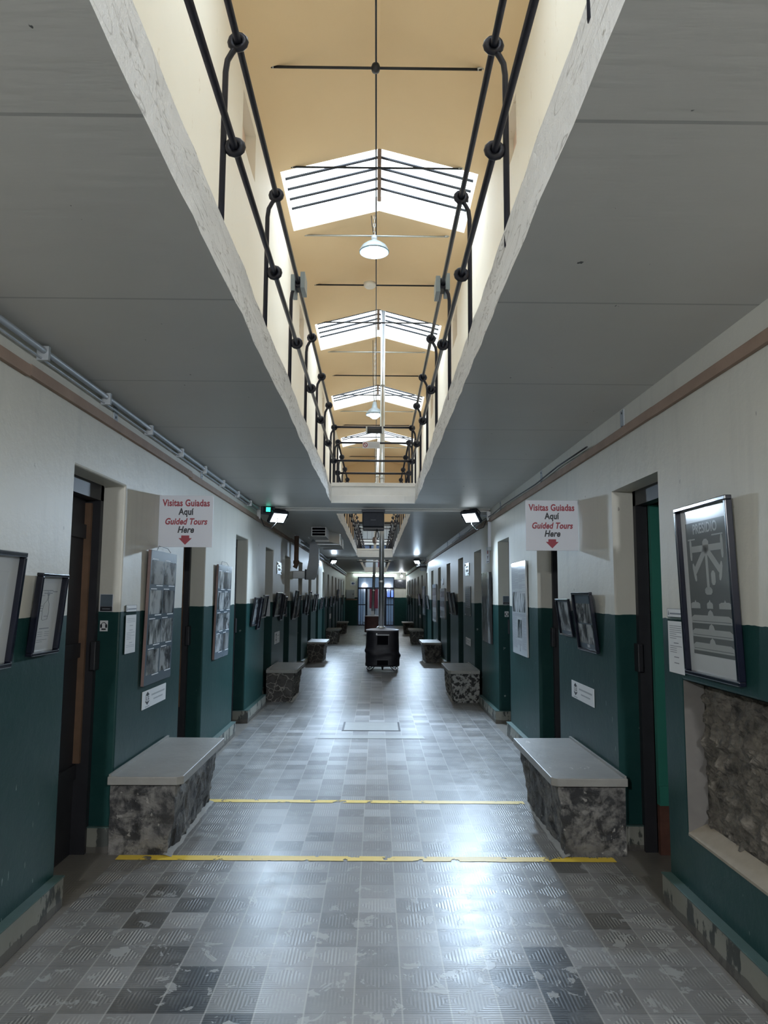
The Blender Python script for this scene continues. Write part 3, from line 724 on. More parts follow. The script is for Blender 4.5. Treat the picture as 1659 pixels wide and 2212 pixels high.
# ---- roof ties and the long conduit
for k in range(14):
    y = 9.33-PITCH*0+2.36*k
    if y > YE-.5: break
    root = empty('tie_rod', T(-.06, y, 8.61), 'thin iron tie across the yellow vault, %s from the front' % ORD[k], 'tie rod', 'tie rods under the vault')
    mb = MB(); mb.tube([(-1.40, 0, 0), (1.42, 0, 0)], .019, 6); mb.build('rod', M['dark_metal'] if k % 3 != 2 else M['galv'], root)
    for s_ in (-1, 1): mb = MB(); mb.tube([(s_*1.36, 0, 0), (s_*1.46, 0, .03)], .024, 6); mb.build('end_fitting', M['galv'], root)
    if k == 0: mb = MB(); mb.lathe([(0, .06), (.05, .05), (.065, 0), (.05, -.05), (0, -.06)], 12); mb.build('junction_box', M['dark_metal'], root)
    if k == 3: mb = MB(); mb.lathe([(0, .05), (.14, .05), (.14, -.02), (.10, -.06), (0, -.07)], 14, c=(-.14, 0, 0)); mb.build('junction_box', M['lip_clean'], root)
mb = MB(); mb.tube([(-.055, Y0, 8.64), (-.055, YE, 8.64)], .014, 6); tag(mb.build('conduit', M['dark_metal']), 'thin conduit running down the middle of the yellow vault', 'conduit')

# ---- pendant lamps
for k, (y, zl, lb) in enumerate(((13.85, 8.16, 'nearest dish shaped pendant lamp, lit, high under the first roof light'), (21.0, 6.70, 'second bell shaped pendant lamp, lit, hanging on a long chain'), (35.2, 6.72, 'farthest small pendant lamp, lit, hanging beside the stove pipe'))):
    x = -.09 if k < 2 else -.07
    root = empty('pendant_lamp', T(x, y, zl), lb, 'pendant lamp', 'pendant lamps in the gallery')
    if k != 1: prof = [(.055, .27), (.07, .22), (.15, .20), (.24, .13), (.285, .05), (.29, .03)]
    else: prof = [(.045, .40), (.07, .30), (.085, .22), (.17, .16), (.235, .07), (.25, .03)]
    sc_ = 1 if k != 2 else .62
    mb = MB(); mb.lathe([(r*sc_, z*sc_) for r, z in prof]+[(r*sc_*.97, z*sc_-.012) for r, z in prof[::-1]], 28); sh = mb.build('shade', M['lamp_grey'], root)
    mb = MB(); mb.lathe([(r*sc_*.955, z*sc_-.018) for r, z in prof[2:]], 28); mb.build('reflector', M['lamp_in'], sh)
    mb = MB(); mb.lathe([(0, .36*sc_), (.055*sc_, .35*sc_), (.06*sc_, .24*sc_), (0, .235*sc_)], 14); mb.build('cap', M['grey_metal'], root)
    mb = MB(); mb.lathe([(.05*sc_, .17*sc_), (.11*sc_, .12*sc_), (.13*sc_, .04*sc_), (.12*sc_, -.05*sc_), (.06*sc_, -.09*sc_), (0, -.10*sc_)], 18); mb.build('bulb', M['bulb'], root)
    top = ZP-zl-.06
    mb = MB(); n_ = max(4, int((top-.35)/.07))
    for q in range(n_):
        z0 = .35*sc_+(top-.35*sc_)*q/n_; z1 = .35*sc_+(top-.35*sc_)*(q+1.25)/n_; a_ = (q % 2)
        mb.tube([(.018*math.cos(w_)*(1-a_), .018*math.cos(w_)*a_, (z0+z1)/2+(z1-z0)/2*math.sin(w_)) for w_ in [2*math.pi*j/8 for j in range(8)]], .005, 5, closed=True)
    mb.build('chain', M['galv'], root)
    mb = MB(); mb.tube([(-.01, 0, .35*sc_), (-.05, 0, .35+top*.35), (-.06, .0, top)], .008, 6); mb.build('cord', M['cable'], root)
    L = bpy.data.lights.new('pendant_light', 'POINT'); L.energy = LAMP_W; L.shadow_soft_size = .1; L.color = (.92, .96, 1)
    lo = bpy.data.objects.new('pendant_light', L); link(lo, root); lo.location = (0, 0, -.16)

# ---- floodlights on the walls, lit
def floodlight(label, m, power, lens, spread=130, tint=(.62, .80, 1), body=1.0):
    root = empty('floodlight', m, label, 'floodlight', 'wall floodlights')
    b = body
    mb = MB(); mb.box(-.13*b, .13*b, -.10*b, .10*b, -.035, .012, bev=.008)
    for q in range(7): mb.box((-.11+.034*q)*b, (-.10+.034*q)*b, -.09*b, .09*b, -.06, -.03)
    mb.build('body', M['dark_metal'], root)
    mb = MB(); mb.box(-.105*b, .105*b, -.075*b, .075*b, .012, .015); mb.build('lens', lens, root)
    mb = MB(); mb.tube([(-.14*b, 0, 0), (-.15*b, .05*b, -.04), (-.10*b, .08*b, -.075), (.10*b, .08*b, -.075), (.15*b, .05*b, -.04), (.14*b, 0, 0)], .009, 6); mb.build('bracket', M['dark_metal'], root)
    L = bpy.data.lights.new('flood_beam', 'AREA'); L.shape = 'RECTANGLE'; L.size = .2*b; L.size_y = .14*b; L.energy = power; L.spread = math.radians(spread); L.color = tint
    lo = bpy.data.objects.new('flood_beam', L); link(lo, root); lo.location = (0, 0, .022); lo.rotation_euler = (math.pi, 0, 0)
    return root
def aim(x, y, z, d):
    d = Vector(d).normalized(); r = d.cross(Vector((0, 0, 1))).normalized(); u = r.cross(d)
    return T(x, y, z) @ Matrix((r*-1, u, d)).transposed().to_4x4()
floodlight('lit floodlight on the right wall at the near bridge', aim(1.30, 10.32, 2.68, (-.70, -.85, -1.1)), FLOOD_R, M['lens'], 110)
floodlight('lit floodlight on the left wall at the near bridge', aim(-1.36, 10.32, 2.66, (.70, -.90, -1.1)), FLOOD_L, M['lens_soft'], 104)
floodlight('small lit floodlight on the left wall at the second bridge', aim(-1.36, 23.75, 2.65, (.6, -1, -1.25)), FLOOD_FAR, M['lens'], 118, body=.8)
floodlight('small lit floodlight on the right wall at the second bridge', aim(1.28, 23.75, 2.66, (-.6, -1, -1.25)), FLOOD_FAR, M['lens'], 118, body=.8)
floodlight('added fill floodlight, unseen, on the left wall behind the viewpoint', aim(-1.36, -1.6, 2.56, (.15, 1, -.45)), FLOOD_FILL, M['lens'], 170, (.92, .96, 1))  # added lamp out of view, brightens the lower corridor from behind the camera
floodlight('added fill floodlight, unseen, on the right wall behind the viewpoint', aim(1.28, -1.6, 2.56, (-.15, 1, -.45)), FLOOD_FILL, M['lens'], 170, (.92, .96, 1))  # its twin, also added as unseen fill light
# wall arms and cables of the floodlights
for x, y, z, s_, lb in ((1.30, 10.34, 2.70, 1, 'metal arm and looped cable of the right near floodlight'), (-1.36, 10.34, 2.70, -1, 'metal arm and looped cable of the left near floodlight'), (-1.36, 23.8, 2.7, -1, 'metal arm of the left far floodlight'), (1.28, 23.8, 2.7, 1, 'metal arm of the right far floodlight')):
    xw = XL if s_ < 0 else XR
    root = empty('floodlight_mount', T(xw, y, z), lb, 'wall arm', 'floodlight arms')
    mb = MB(); mb.tube([(0, 0, 0), (x-xw, 0, .02)], .012, 6); mb.build('arm', M['grey_metal'], root)
    mb = MB(); mb.box(*sorted((0, -s_*.05)), -.05, .05, -.06, .06, bev=.005); mb.build('junction_box', M['lip_clean'], root)
    mb = MB(); mb.tube([(-s_*.03, -.03, .0), (-s_*.10, -.05, -.16), (-s_*.20, -.05, -.20), (-s_*.27, -.05, -.12), (x-xw, -.02, .02)], .006, 6); mb.build('cable', M['cable'], root)
root = empty('emergency_light', aim(-1.49, 10.22, 2.76, (.3, -1, -.2)), 'black emergency lamp with a green light beside the left floodlight', 'emergency light')
mb = MB(); mb.box(-.09, .09, -.07, .07, -.05, .02, bev=.008); mb.build('body', M['dark_metal'], root)
mb = MB(); mb.box(-.07, .07, -.05, .05, .02, .022); mb.build('front', M['dark_screen'], root)
mb = MB(); mb.box(-.03, .03, -.03, .03, .022, .025); mb.build('green_light', M['green_led'], root)
root = empty('speaker_bracket', T(1.44, 23.7, 2.50), 'dark equipment shelf under the right far floodlight', 'shelf')
mb = MB(); mb.box(-.18, .13, -.08, .08, -.02, .02, bev=.004); mb.build('shelf', M['black_plastic'], root)
mb = MB(); mb.box(-.06, .13, -.06, .06, -.13, -.02, bev=.006); mb.box(-.1, .1, -.05, .05, .02, .10); mb.build('device', M['grey_metal'], root)
root = empty('globe_lamp', T(1.31, 39.3, 2.60), 'small lit globe lamp near the far right corner', 'lamp')
mb = MB(); mb.lathe([(0, .07), (.05, .05), (.07, 0), (.05, -.05), (0, -.07)], 16); mb.build('globe', M['bulb'], root)
mb = MB(); mb.tube([(0, 0, .07), (0, 0, .2)], .02); mb.build('stem', M['dark_metal'], root)
L = bpy.data.lights.new('globe_light', 'POINT'); L.energy = 18; L.shadow_soft_size = .08; L.color = (.85, .93, 1)
lo = bpy.data.objects.new('globe_light', L); link(lo, root); lo.location = (-.02, -.12, -.12)
root = empty('exit_indicator', T(XR, 38.6, 2.63), 'tiny green light on the far right wall', 'indicator')
mb = MB(); mb.box(-.06, 0, -.04, .04, -.04, .04); mb.build('casing', M['lip_clean'], root); mb = MB(); mb.box(-.03, -.02, -.05, -.04, -.03, .03); mb.build('light', M['green_led'], root)

# ---- speaker hung under the near bridge
root = empty('loudspeaker', T(-.05, 10.25, 2.765), 'black loudspeaker hung under the near gallery bridge', 'loudspeaker')
mb = MB(); mb.box(-.16, .16, -.05, .05, -.035, .0); mb.build('mounting_plate', M['dark_metal'], root)
mb = MB(); mb.box(-.15, .15, -.09, .10, -.235, -.035, bev=.018); cb = mb.build('cabinet', M['black_plastic'], root)
mb = MB(); mb.box(-.135, .135, -.096, -.09, -.22, -.05, bev=.002); mb.build('grille', simple('speaker_grille', (.018, .022, .035), .6, scale=90, var=.6), cb)
mb = MB(); mb.box(-.14, .15, -.05, .09, -.285, -.235, bev=.012); mb.build('lower_case', M['black_plastic'], root)
mb = MB(); mb.box(-.035, .035, -.098, -.096, -.150, -.143); mb.build('badge', M['ink'], cb)
root = empty('dangling_cable', T(.0, 10.20, 2.48), 'black cable and socket dangling below the loudspeaker', 'cable')
mb = MB(); mb.tube([(0, 0, .02), (.02, 0, -.04), (.025, .0, -.09), (.0, 0, -.12), (-.02, 0, -.09), (-.01, 0, -.03), (-.005, 0, .01)], .008, 6); mb.build('cord', M['cable'], root)
mb = MB(); mb.lathe([(0, 0), (.022, -.005), (.03, -.03), (.03, -.06), (.024, -.085), (0, -.09)], 12, c=(-.03, 0, -.09)); mb.build('socket', M['rust'], root)

# ---- conduits, straps, duct on the left
root = empty('wall_conduit', T(XL+.035, 6.5, 2.765), 'grey conduit in the corner of the left wall and ceiling', 'conduit')
mb = MB(); mb.tube([(0, Y0-6.5, .0), (0, 3.65, 0)], .015, 8); mb.tube([(-.012, Y0-6.5, -.036), (-.012, 3.6, -.036)], .006, 6); mb.build('pipe', M['conduit'], root)
for q in range(9):
    mb = MB(); mb.box(-.035, .022, -2.95+q*.85-.012, -2.95+q*.85+.012, -.045, .024); mb.build('clip', M['galv'], root)
root = empty('wall_conduit', T(XL+.06, 27, 2.70), 'pair of bright conduits along the far left wall', 'conduit')
for dz in (-.05, .05): mb = MB(); mb.tube([(0, -10.5, dz), (0, 13, dz)], .022, 8); mb.build('pipe', M['galv'], root)
for s_, y, z, lb in ((-1, 4.64, 2.68, 'nearest grey strap plate on the left wall under the conduit'), (-1, 6.98, 2.68, 'second grey strap plate on the left wall'), (-1, 11.75, 2.70, 'third grey strap plate on the left wall past the floodlight'), (1, 4.70, 2.66, 'nearest grey strap plate on the right wall above the batten'), (1, 7.07, 2.66, 'second grey strap plate on the right wall'), (1, 9.45, 2.66, 'third grey strap plate on the right wall near the floodlight'), (1, 14.2, 2.66, 'fourth grey strap plate on the right wall'), (1, 16.6, 2.66, 'fifth grey strap plate on the right wall')):
    root = empty('strap_plate', wallm(s_, y, z), lb, 'plate', 'strap plates on the walls')
    mb = MB(); mb.box(-.035, .035, 0, .13, 0, .006, bev=.002); mb.build('plate', M['grey_metal'], root)
    for zz in (.02, .11): mb = MB(); mb.lathe([(0, .010), (.008, .008), (.009, .005)], 8, c=(0, zz, 0)); mb.build('screw', M['dark_metal'], root)
root = empty('right_wall_cable', T(XR-.035, 9.0, 2.69), 'thin dark cable clipped along the right wall over the batten', 'cable')
mb = MB(); mb.tube([(0, -3.6+q*.9, .012*math.sin(q*2.1)) for q in range(12)], .007, 6); mb.build('cord', M['cable'], root)
root = empty('wall_duct', T(XR-.02, 10.3, 2.0), 'pale vertical cable duct on the right wall under the floodlight', 'cable duct')
mb = MB(); mb.box(-.02, .02, -.02, .02, .27, .62); mb.build('cover', M['acrylic'], root); mb = MB(); mb.box(-.03, .02, -.03, .03, .22, .27); mb.build('end_box', M['grey_metal'], root)

root = empty('air_duct', T(-.98, 13.3, ZC), 'white sheet metal air duct under the left ceiling with dark grille', 'air duct')
mb = MB(); mb.box(-.18, .08, 0, .9, -.165, -.0, bev=.006); mb.build('outlet_box', M['galv'] if 0 else M['lip_clean'], root)
mb = MB(); mb.box(-.165, .065, -.012, 0, -.152, -.012); g = mb.build('grille', M['void'], root)
mb = MB()
for q in (1, 2): mb.box(-.165, .065, -.022, -.012, -.152+.0467*q-.004, -.152+.0467*q+.004)
mb.box(-.18, -.165, -.02, 0, -.165, 0); mb.box(.065, .08, -.02, 0, -.165, 0); mb.build('louvre', M['lip_clean'], g)
mb = MB(); mb.prism([(-.18, .9), (.08, .9), (.25, 1.5), (.25, 3.2), (-.18, 3.2)], -.20, -.0); mb.build('duct_body', M['lip_clean'], root)
for yy in (1.5, 2.3, 3.2): mb = MB(); mb.box(-.19, .262, yy-.015, yy+.015, -.212, .0); mb.build('flange', M['galv'], root)
root = empty('duct_drop', T(-1.25, 14.9, 1.9), 'grey curved sheet metal duct dropping beside the left wall', 'duct')
mb = MB(); mb.prism([(-.14, 0), (.02, .0), (.085, .10), (.11, .30), (.11, .62), (.06, .74), (-.01, .80), (-.07, .72), (-.085, .40), (-.14, .06)], -.09, .09); o = mb.build('shell', M['grey_metal'], root)
o.rotation_euler = (math.pi/2, 0, 0)
mb = MB(); mb.box(-.40, -.10, -.07, .07, .02, .17, bev=.01); mb.build('wall_stub', M['galv'], root)
mb = MB(); mb.box(-.16, -.13, -.09, .09, .0, .2); mb.build('flange', M['dark_metal'], root)
root = empty('drain_pipe', T(XL+.06, 14.62, 2.12), 'short brown pipe on the left wall behind the duct', 'pipe')
mb = MB(); mb.tube([(.03, 0, .62), (.03, 0, .05), (.0, 0, .0)], .045, 10); mb.build('pipe', M['rust'], root); mb = MB(); mb.lathe([(.05, .08), (.06, .08), (.06, .14), (.05, .14)], 12, c=(.03, 0, .0)); mb.build('collar', M['rust'], root)

# ---- guided tour signs that stick out from the walls
def tour_sign(label, side, y):
    x = XL+.205 if side < 0 else XR-.21
    root = empty('hanging_sign', facem(x, y, 1.952), label, 'sign', 'guided tour signs')
    mb = MB(); mb.box(-.204, .204, 0, .392, -.004, .004, bev=.0015); mb.build('panel', M['acrylic'], root)
    for body, yy, sz, m_, sh, sq in (('Visitas Guiadas', .333, .071, M['red_ink'], 0, .79), ('Aquí', .267, .070, M['black_ink'], 0, .80), ('Guided Tours', .192, .066, M['red_ink'], .24, .82), ('Here', .130, .068, M['black_ink'], .24, .84)):
        text_mesh('lettering', body, sz, m_, root, 0, yy, .0046, bold=.0021, shear=sh, squash=sq)
    mb = MB(); mb.prism([(-.03, .088), (.03, .088), (.03, .068), (.05, .068), (0, .018), (-.05, .068), (-.03, .068)], .004, .006); mb.build('arrow', M['red_ink'], root)
    mb = MB(); s_ = -1 if side < 0 else 1
    mb.tube([(s_*.204, .36, 0), (s_*.215, .40, 0), (s_*.19, .39, 0)], .004, 6); mb.build('hook', M['galv'], root)
    return root
tour_sign('white guided tours sign sticking out from the left wall', -1, 5.67)
tour_sign('white guided tours sign sticking out from the right wall', 1, 5.80)

# ---- stone benches
def bench(label, side, y, ln, mat, seed, group):
    X = XL if side < 0 else XR
    x_out = (-1.19 if side < 0 else 1.10)
    o = T(X+(.006 if side < 0 else -.006), y, 0); root = empty('stone_bench', o, label, 'bench', group)
    dx = (x_out-X)
    mb = MB(); rr = random.Random(seed); ch = .035
    pts = [(0, 0), (dx-(ch if dx > 0 else -ch), 0), (dx, ch), (dx, ln-.01), (0, ln)]
    if dx > 0: pts = pts
    else: pts = pts[::-1]
    mb.prism(pts, .432, .482)
    es = list(mb.bm.edges); bmesh.ops.bevel(mb.bm, geom=es, offset=.006, segments=2, affect='EDGES', profile=.6)
    s_ = mb.build('seat_slab', M['slab'], root)
    mb = MB(); mb.prism([(dx*.02, .0), (dx*.05, 0), (dx*.05, ln), (dx*.02, ln)], .482, .497); mb.build('mortar_fillet', M['slab'], root)
    # rubble body, narrower towards the floor
    bm2 = bmesh.new(); nx, ny, nz = 12, 40, 14
    def pt(u, v, w_):
        t_ = 1-w_; x = dx*(.90-.10*t_)*u; yy = .05+(ln-.10)*v; 
        return Vector((x, yy+ (.02*t_ if v < .5 else -.02*t_), .436*w_))
    vd = {}
    def gv(i, j, k):
        if (i, j, k) not in vd:
            p_ = pt(i/nx, j/ny, k/nz); q = p_+Vector((seed*3.3, y, 0))
            d = noise.noise_vector(q*6)*.018+noise.noise_vector(q*15)*.014+noise.noise_vector(q*31)*.006
            if i == 0: d.x = 0
            if k in (0, nz): d.z = 0
            if i == 0 and j not in (0, ny): pass
            vd[(i, j, k)] = bm2.verts.new(p_+d)
        return vd[(i, j, k)]
    for j in range(ny):
        for k in range(nz): bm2.faces.new((gv(nx, j, k), gv(nx, j+1, k), gv(nx, j+1, k+1), gv(nx, j, k+1)))
    for jj in (0, ny):
        for i in range(nx):
            for k in range(nz): bm2.faces.new((gv(i, jj, k), gv(i+1, jj, k), gv(i+1, jj, k+1), gv(i, jj, k+1)))
    for i in range(nx):
        for j in range(ny): bm2.faces.new((gv(i, j, nz), gv(i+1, j, nz), gv(i+1, j+1, nz), gv(i, j+1, nz)))
    mbx = MB(); mbx.bm.free(); mbx.bm = bm2
    mbx.build('rubble_base', mat, root)
    # cement smear at the foot
    mb = MB(); n = 14
    for q in range(n):
        a = .03+(ln-.06)*q/n; b = .03+(ln-.06)*(q+1)/n; w0 = .028+.022*noise.noise(Vector((a*9, seed, 0))); w1 = .028+.022*noise.noise(Vector((b*9, seed, 0)))
        s2 = 1 if dx > 0 else -1; xb = dx*.80
        mb.quad((xb-s2*.02, a, .018), (xb-s2*.02, b, .018), (xb+s2*w1, b, .002), (xb+s2*w0, a, .002))
    mb.build('cement_fillet', M['cement'], root)
BY = [4.78, 11.45, 18.15, 24.9, 31.5]
mats_l = [M['stone_a'], M['stone_b'], M['stone_b'], M['stone_b'], M['stone_b']]; mats_r = [M['stone_a'], M['stone_c'], M['stone_a'], M['stone_b'], M['stone_a']]
what_l = ['with smeared dark stone, nearest on the left wall', 'with crazy stone joints, second along the left wall', 'third along the left wall', 'fourth along the left wall', 'last on the left wall before the glazed doors']
what_r = ['with a chipped corner, nearest on the right wall', 'with white blotched stones, second along the right wall', 'third along the right wall', 'fourth along the right wall', 'last on the right wall before the glazed doors']
for k, y in enumerate(BY):
    bench('stone bench '+what_l[k], -1, y, 1.30, mats_l[k], k+1, 'benches along the left wall'); bench('stone bench '+what_r[k], 1, y, 1.34, mats_r[k], k+11, 'benches along the right wall')

# ---- stoves
def stove(label, x, y, rx, ry, h, mat, pipe_to, pr, plain=False):
    root = empty('wood_stove', T(x, y, 0), label, 'stove', 'old iron stoves in the corridor')
    t_ = .10
    bm2 = bmesh.new(); seg, rows = 48, 22; rings = []
    for j in range(rows+1):
        w_ = j/rows; z = t_+(h-t_)*w_; ring = []
        for i in range(seg):
            a = 2*math.pi*i/seg; ca, sa = math.cos(a), math.sin(a)
            k_ = 1.0-.03*w_+(.012 if j in (1,) else 0)
            ex = .55                                     # squarish drum
            x_ = rx*k_*math.copysign(abs(ca)**ex, ca); y_ = ry*k_*math.copysign(abs(sa)**ex, sa)
            if not plain:
                dn = noise.noise(Vector((x_*3.2+2.1, y_*2+9, z*9)))
                band = math.exp(-((z-.36-.035*math.sin(x_*14))/.055)**2)
                f_ = 1+.085*band*(.6+1.6*dn)+.02*dn+.03*(1-w_)
            else: f_ = 1
            ring.append(bm2.verts.new((x_*f_, y_*f_, z)))
        rings.append(ring)
    for A, B in zip(rings, rings[1:]):
        for i in range(seg): bm2.faces.new((A[i], A[(i+1) % seg], B[(i+1) % seg], B[i]))
    bm2.faces.new(rings[0]); bm2.faces.new(rings[-1])
    mbx = MB(); mbx.bm.free(); mbx.bm = bm2; body = mbx.build('drum', mat, root, smooth=True)
    mb = MB(); pts = []
    def se(k_): return [(rx*k_*math.copysign(abs(math.cos(a))**.75, math.cos(a)), ry*k_*math.copysign(abs(math.sin(a))**.75, math.sin(a))) for a in [2*math.pi*i/40 for i in range(40)]]
    mb.prism(se(1.0), h, h+.012)
    # gently domed lid
    prev = se(1.0); pz = h+.012
    for k_, z in ((.8, h+.027), (.45, h+.038), (.12, h+.042)):
        cur = se(k_)
        for i in range(40): mb.quad((*prev[i], pz), (*prev[(i+1) % 40], pz), (*cur[(i+1) % 40], z), (*cur[i], z))
        prev, pz = cur, z
    mb.build('lid', M['stove_top'], root, smooth=False)
    yf = -ry*1.0
    if not plain:
        mb = MB(); mb.box(-.135, .135, yf-.03, yf+.02, .545, .76, bev=.006); d = mb.build('fire_door_frame', mat, root)
        mb = MB(); mb.box(-.115, .115, yf-.036, yf-.028, .56, .745); mb.build('fire_opening', M['void'], d)
        mb = MB(); mb.box(-.14, .14, yf-.04, yf-.02, .762, .772); mb.box(-.14, -.115, yf-.045, yf-.02, .775, .80); mb.build('hinge', M['galv'], d)
        mb = MB(); mb.box(-.13, .13, yf-.03, yf+.02, .125, .245, bev=.005); d = mb.build('ash_door_frame', mat, root)
        mb = MB(); mb.box(-.115, .115, yf-.036, yf-.028, .135, .235); mb.build('ash_opening', M['void'], d)
        for sx_ in (-1, 1):
            for sy_ in (-1, 1):
                mb = MB(); cx_, cy2 = sx_*rx*.80, sy_*ry*.72
                mb.tube([(cx_*.55, cy2, .11), (cx_*.66, cy2, .07), (cx_*.85, cy2, .015), (cx_*1.02, cy2, .013), (cx_*1.15, cy2, .05), (cx_*1.10, cy2, .088), (cx_*1.0, cy2, .085), (cx_*.97, cy2, .06), (cx_*1.03, cy2, .045)], .010, 6); mb.build('scroll_foot', M['iron'], root)
        mb = MB(); mb.tube([(0, yf+.05, .11), (.0, yf+.05, .03)], [.03, .012], 8); mb.build('middle_foot', M['iron'], root)
    else:
        for sx_ in (-1, 1):
            for sy_ in (-1, 1): mb = MB(); mb.box(sx_*rx*.7-.02, sx_*rx*.7+.02, sy_*ry*.7-.02, sy_*ry*.7+.02, 0, .12); mb.build('foot', M['iron'], root)
    p0 = Vector((-.03, .05, h+.05)); p1 = Vector(pipe_to)-Vector((x, y, 0))
    # flue: leans back to the roof light it leaves through
    mb = MB(); mb.tube([p0, p0.lerp(p1, .5), p1], pr, 18); fl = mb.build('flue_pipe', M['galv_pipe'], root)
    for q in (.12, .42, .72): c_ = p0.lerp(p1, q); d_ = (p1-p0).normalized(); mb = MB(); mb.tube([c_-d_*.03, c_+d_*.03], pr+.006, 18); mb.build('joint_band', M['galv'], fl)
    mb = MB(); mb.lathe([(pr, .04), (pr+.03, .02), (pr+.05, 0)], 18, c=p0+Vector((0, 0, .0))); mb.build('flue_collar', M['galv'], root)
    return root
M['stove'] = simple('scorched_stove_iron', (.030, .030, .038), .45, .35, var=.45, scale=6, bump=.3)
M['stove_top'] = simple('ashen_stove_lid', (.30, .30, .34), .5, .3, var=.2)
M['stove_red'] = simple('rusty_stove_red', (.075, .032, .030), .6, .2, var=.5, scale=5)
stove('black iron stove with dented drum standing in the corridor', .14, 16.55, .36, .42, .845, M['stove'], (.125, 19.12, 9.14), .058)
stove('rusty red stove standing farther back near the glazed doors', -.12, 31.3, .36, .4, .74, M['stove_red'], (.07, 33.3, 9.14), .058, plain=True)
root = empty('flashing_plate', T(.22, 19.14, 9.20), 'metal flashing round the stove pipe in the roof light', 'flashing')
mb = MB(); mb.box(-.30, .38, -.16, .16, -.012, .0); o = mb.build('sheet', M['galv'], root); o.rotation_euler = (0, math.radians(15), 0)
mb = MB(); mb.box(-.20, -.06, .0, .02, 0, .16); o = mb.build('card', M['paper']); o.matrix_world = T(-.02, 31.1, .80); tag(o, 'white card standing on the rusty far stove', 'card')

# ---- floor markings
def tape(label, y, x0, x1, wd, dy=0):
    mb = MB(); n = 60
    for q in range(n):
        a = x0+(x1-x0)*q/n; b = x0+(x1-x0)*(q+1)/n
        e = lambda xx, s_: .004*noise.noise(Vector((xx*7, y, s_)))
        z = .0025; yy = lambda xx: y+dy*(xx-x0)/(x1-x0)
        mb.quad((a, yy(a)-wd/2+e(a, 1), z), (b, yy(b)-wd/2+e(b, 1), z), (b, yy(b)+wd/2+e(b, 2), z), (a, yy(a)+wd/2+e(a, 2), z))
    tag(mb.build('yellow_floor_line', M['yellow']), label, 'floor line', 'yellow lines painted across the floor')
tape('nearer worn yellow line painted across the floor tiles', 4.80, -1.57, 1.47, .082, -.02)
tape('farther thin yellow line across the floor between the front benches', 6.08, -1.32, 1.23, .078, -.03)
root = empty('floor_hatch', T(-.055, 9.45, 0), 'rectangular cement hatch cover in the corridor floor', 'hatch')
hm = simple('hatch_cement', (.24, .245, .24), .35, var=.15, scale=8)
mb = MB(); mb.box(-.32, .33, -.29, .29, 0, .005); mb.build('cover', hm, root)
mb = MB(); mb.box(-.345, .355, -.315, -.29, 0, .003); mb.box(-.345, .355, .29, .315, 0, .003); mb.box(-.345, -.32, -.29, .29, 0, .003); mb.box(.33, .355, -.29, .29, 0, .003); mb.build('rim', M['dark_metal'], root)
root = empty('floor_patch', T(-.06, 8.75, 0), 'cement repair strip across the floor before the hatch', 'floor patch')
mb = MB(); mb.poly([(-.62+.02*math.sin(q*2.3), -.10+.004*q, .003) for q in range(2)]+[(.62, -.095, .003), (.60, .10, .003), (-.60, .11, .003)]); mb.build('patch', hm, root)

# ---- bare stone window in the right wall
def stone_window():
    a, b, c, d = STW; root = empty('stone_window', T(XR, (a+b)/2, c), 'rough bare stone shown in a recess of the right wall', 'exposed masonry')
    bm2 = bmesh.new(); ny, nz = 130, 66; g = []
    for j in range(ny+1):
        r_ = []
        for k in range(nz+1):
            yy = a-(a+b)/2+(b-a)*j/ny; zz = (d-c)*k/nz; q = Vector((yy*5, zz*5, 3.3))
            d1 = noise.voronoi(q*2.2)[0]; h = noise.noise(q)*.022+(d1[1]-d1[0])*.045-.02+noise.noise(q*3.1)*.020+abs(noise.noise(q*7))*.022+noise.noise(q*13)*.010
            r_.append(bm2.verts.new((min(.125, max(.008, .070-h)), yy, zz)))
        g.append(r_)
    for j in range(ny):
        for k in range(nz): bm2.faces.new((g[j][k], g[j+1][k], g[j+1][k+1], g[j][k+1]))
    mbx = MB(); mbx.bm.free(); mbx.bm = bm2; mbx.build('rubble_face', M['rubble'], root, smooth=False)
    mb = MB(); mb.box(.135, .165, -(b-a)/2-.05, (b-a)/2+.05, -.05, d-c+.05); mb.build('backing', M['void'], root)
    sill = simple('beige_mortar', (.30, .26, .205), .8, var=.2, bump=.3)
    mb = MB(); h = (b-a)/2
    pts = []
    for q in range(13): pts.append((-.004+.0*q, -h+2*h*q/12))
    mb.quad((-.002, -h, -.0), (-.002, h, -.0), (.075, h, .055), (.075, -h, .055)); mb.quad((-.002, -h, .0), (-.002, h, .0), (-.002, h, -.012), (-.002, -h, -.012)); mb.build('sill', sill, root)
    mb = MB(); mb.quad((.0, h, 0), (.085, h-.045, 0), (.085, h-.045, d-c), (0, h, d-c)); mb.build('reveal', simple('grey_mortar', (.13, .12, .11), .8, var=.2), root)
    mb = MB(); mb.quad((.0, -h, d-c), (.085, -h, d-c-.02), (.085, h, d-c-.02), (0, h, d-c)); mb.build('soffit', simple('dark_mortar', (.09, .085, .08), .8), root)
stone_window()

